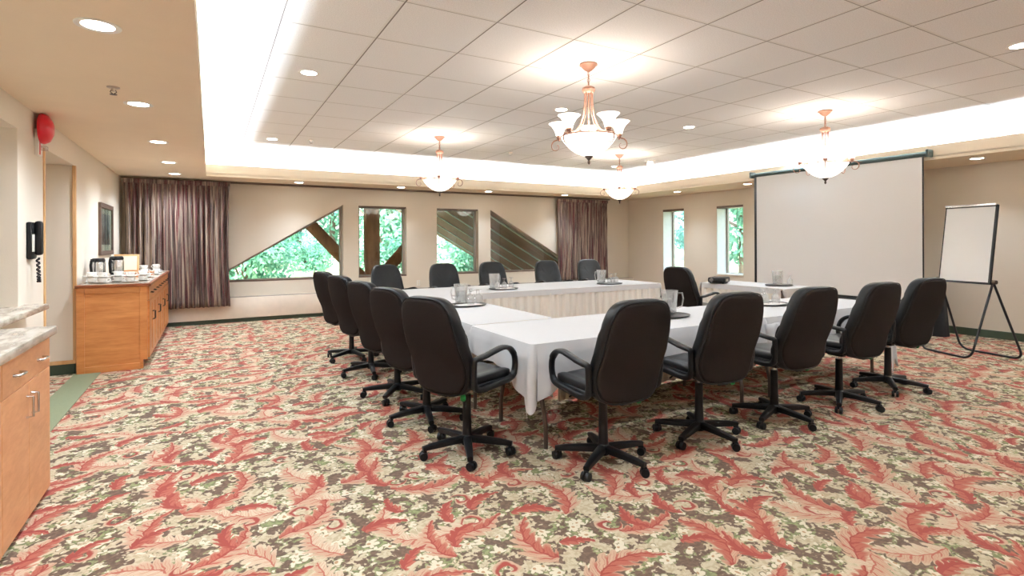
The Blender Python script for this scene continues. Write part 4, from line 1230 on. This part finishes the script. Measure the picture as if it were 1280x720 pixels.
TR = [(1.6, 25.5, 0, 1.0, 'green tree far behind the low corner of the triangular window'), (4.2, 31.5, 1, 1.05, 'bluish green tree behind the middle of the triangular window'),
      (7.0, 25.5, 0, .95, 'green tree seen beside the log post'), (9.8, 31.5, 1, 1.05, 'bluish tree behind the second window, away from the log post'),
      (-1.6, 31.0, 1, 1.05, 'distant tree half hidden by the tall curtain'), (1.3, 37.5, 0, 1.15, 'tall distant tree behind the triangular window'),
      (7.2, 37.5, 0, 1.15, 'tall distant tree behind the log post window'), (12.2, 25.5, 0, 1.0, 'green tree low behind the third window'),
      (15.4, 31.0, 1, 1.0, 'bluish tree far behind the third window'), (13.2, 37.5, 0, 1.1, 'tall distant tree behind the second and third windows'),
      (19.0, 19.4, 0, 1.0, 'green tree outside the slot window close to the corner'), (24.8, 22.5, 1, 1.1, 'bluish tree farther outside the corner slot window'),
      (18.0, 13.6, 0, 1.0, 'green tree outside the slot window beside the screen'), (24.0, 16.6, 1, 1.05, 'bluish tree farther outside the slot window beside the screen')]
for x, y, w_, s, lab in TR:
    b = (tA, tB)[w_]
    if not tuse[id(b)]:
        tuse[id(b)] = 1; b.location = (x, y, gz(y)); b.scale = (s, s, s); b['label'] = lab
    else: dup(b, (x, y, gz(y)), random.uniform(0, 6.28), lab, scale=(s, s, s))
sA = make_shrub(5, 'foliage'); sfirst = True
for x, y, s, lab in ((.9, 19.5, 1.3, 'round leafy shrub outside at the low corner of the triangular window'), (3.4, 22.5, 1.0, 'leafy shrub outside next along the triangular window'),
        (-2.2, 21.5, 1.3, 'shrub outside partly behind the tall curtain'), (8.8, 18.6, 1.2, 'shrub outside low beyond the third window'), (10.9, 21.5, 1.3, 'shrub outside low beyond the third window, farther back'),
        (6.0, 20.2, 1.1, 'shrub outside low behind the log post')):
    if sfirst: sfirst = False; sA.location = (x, y, gz(y)); sA.scale = (s,)*3; sA['label'] = lab
    else: dup(sA, (x, y, gz(y)), random.uniform(0, 6.28), lab, scale=(s,)*3)

# ------------------------------------------------------------------ daylight
w = bpy.data.worlds.new('sky'); SC.world = w; w.use_nodes = True
nt = w.node_tree; nt.nodes.clear()
sky = nt.nodes.new('ShaderNodeTexSky'); sky.sky_type = 'NISHITA'; sky.sun_disc = False; sky.sun_elevation = R(48); sky.sun_rotation = R(200); sky.air_density = 1.2; sky.dust_density = 3.0
bg = nt.nodes.new('ShaderNodeBackground'); bg.inputs[1].default_value = .7
out = nt.nodes.new('ShaderNodeOutputWorld'); nt.links.new(sky.outputs[0], bg.inputs[0]); nt.links.new(bg.outputs[0], out.inputs[0])
sun = bpy.data.objects.new('sun', bpy.data.lights.new('sun', 'SUN')); COL.objects.link(sun)
sun.data.energy = 3.4; sun.data.angle = R(2); sun.data.color = (1, .96, .88)
sun.rotation_euler = Vector((.25, .62, -.75)).to_track_quat('-Z', 'Y').to_euler()

SC.view_settings.view_transform = 'Standard'; SC.view_settings.look = 'None'
SC.view_settings.gamma = 1; SC.view_settings.use_curve_mapping = False
SC.view_settings.exposure = 1.45
SC.cycles.use_denoising = True
SC.cycles.max_bounces = 10; SC.cycles.diffuse_bounces = 6; SC.cycles.transparent_max_bounces = 16
SC.cycles.caustics_reflective = False; SC.cycles.caustics_refractive = False
SC.cycles.sample_clamp_indirect = 4.0
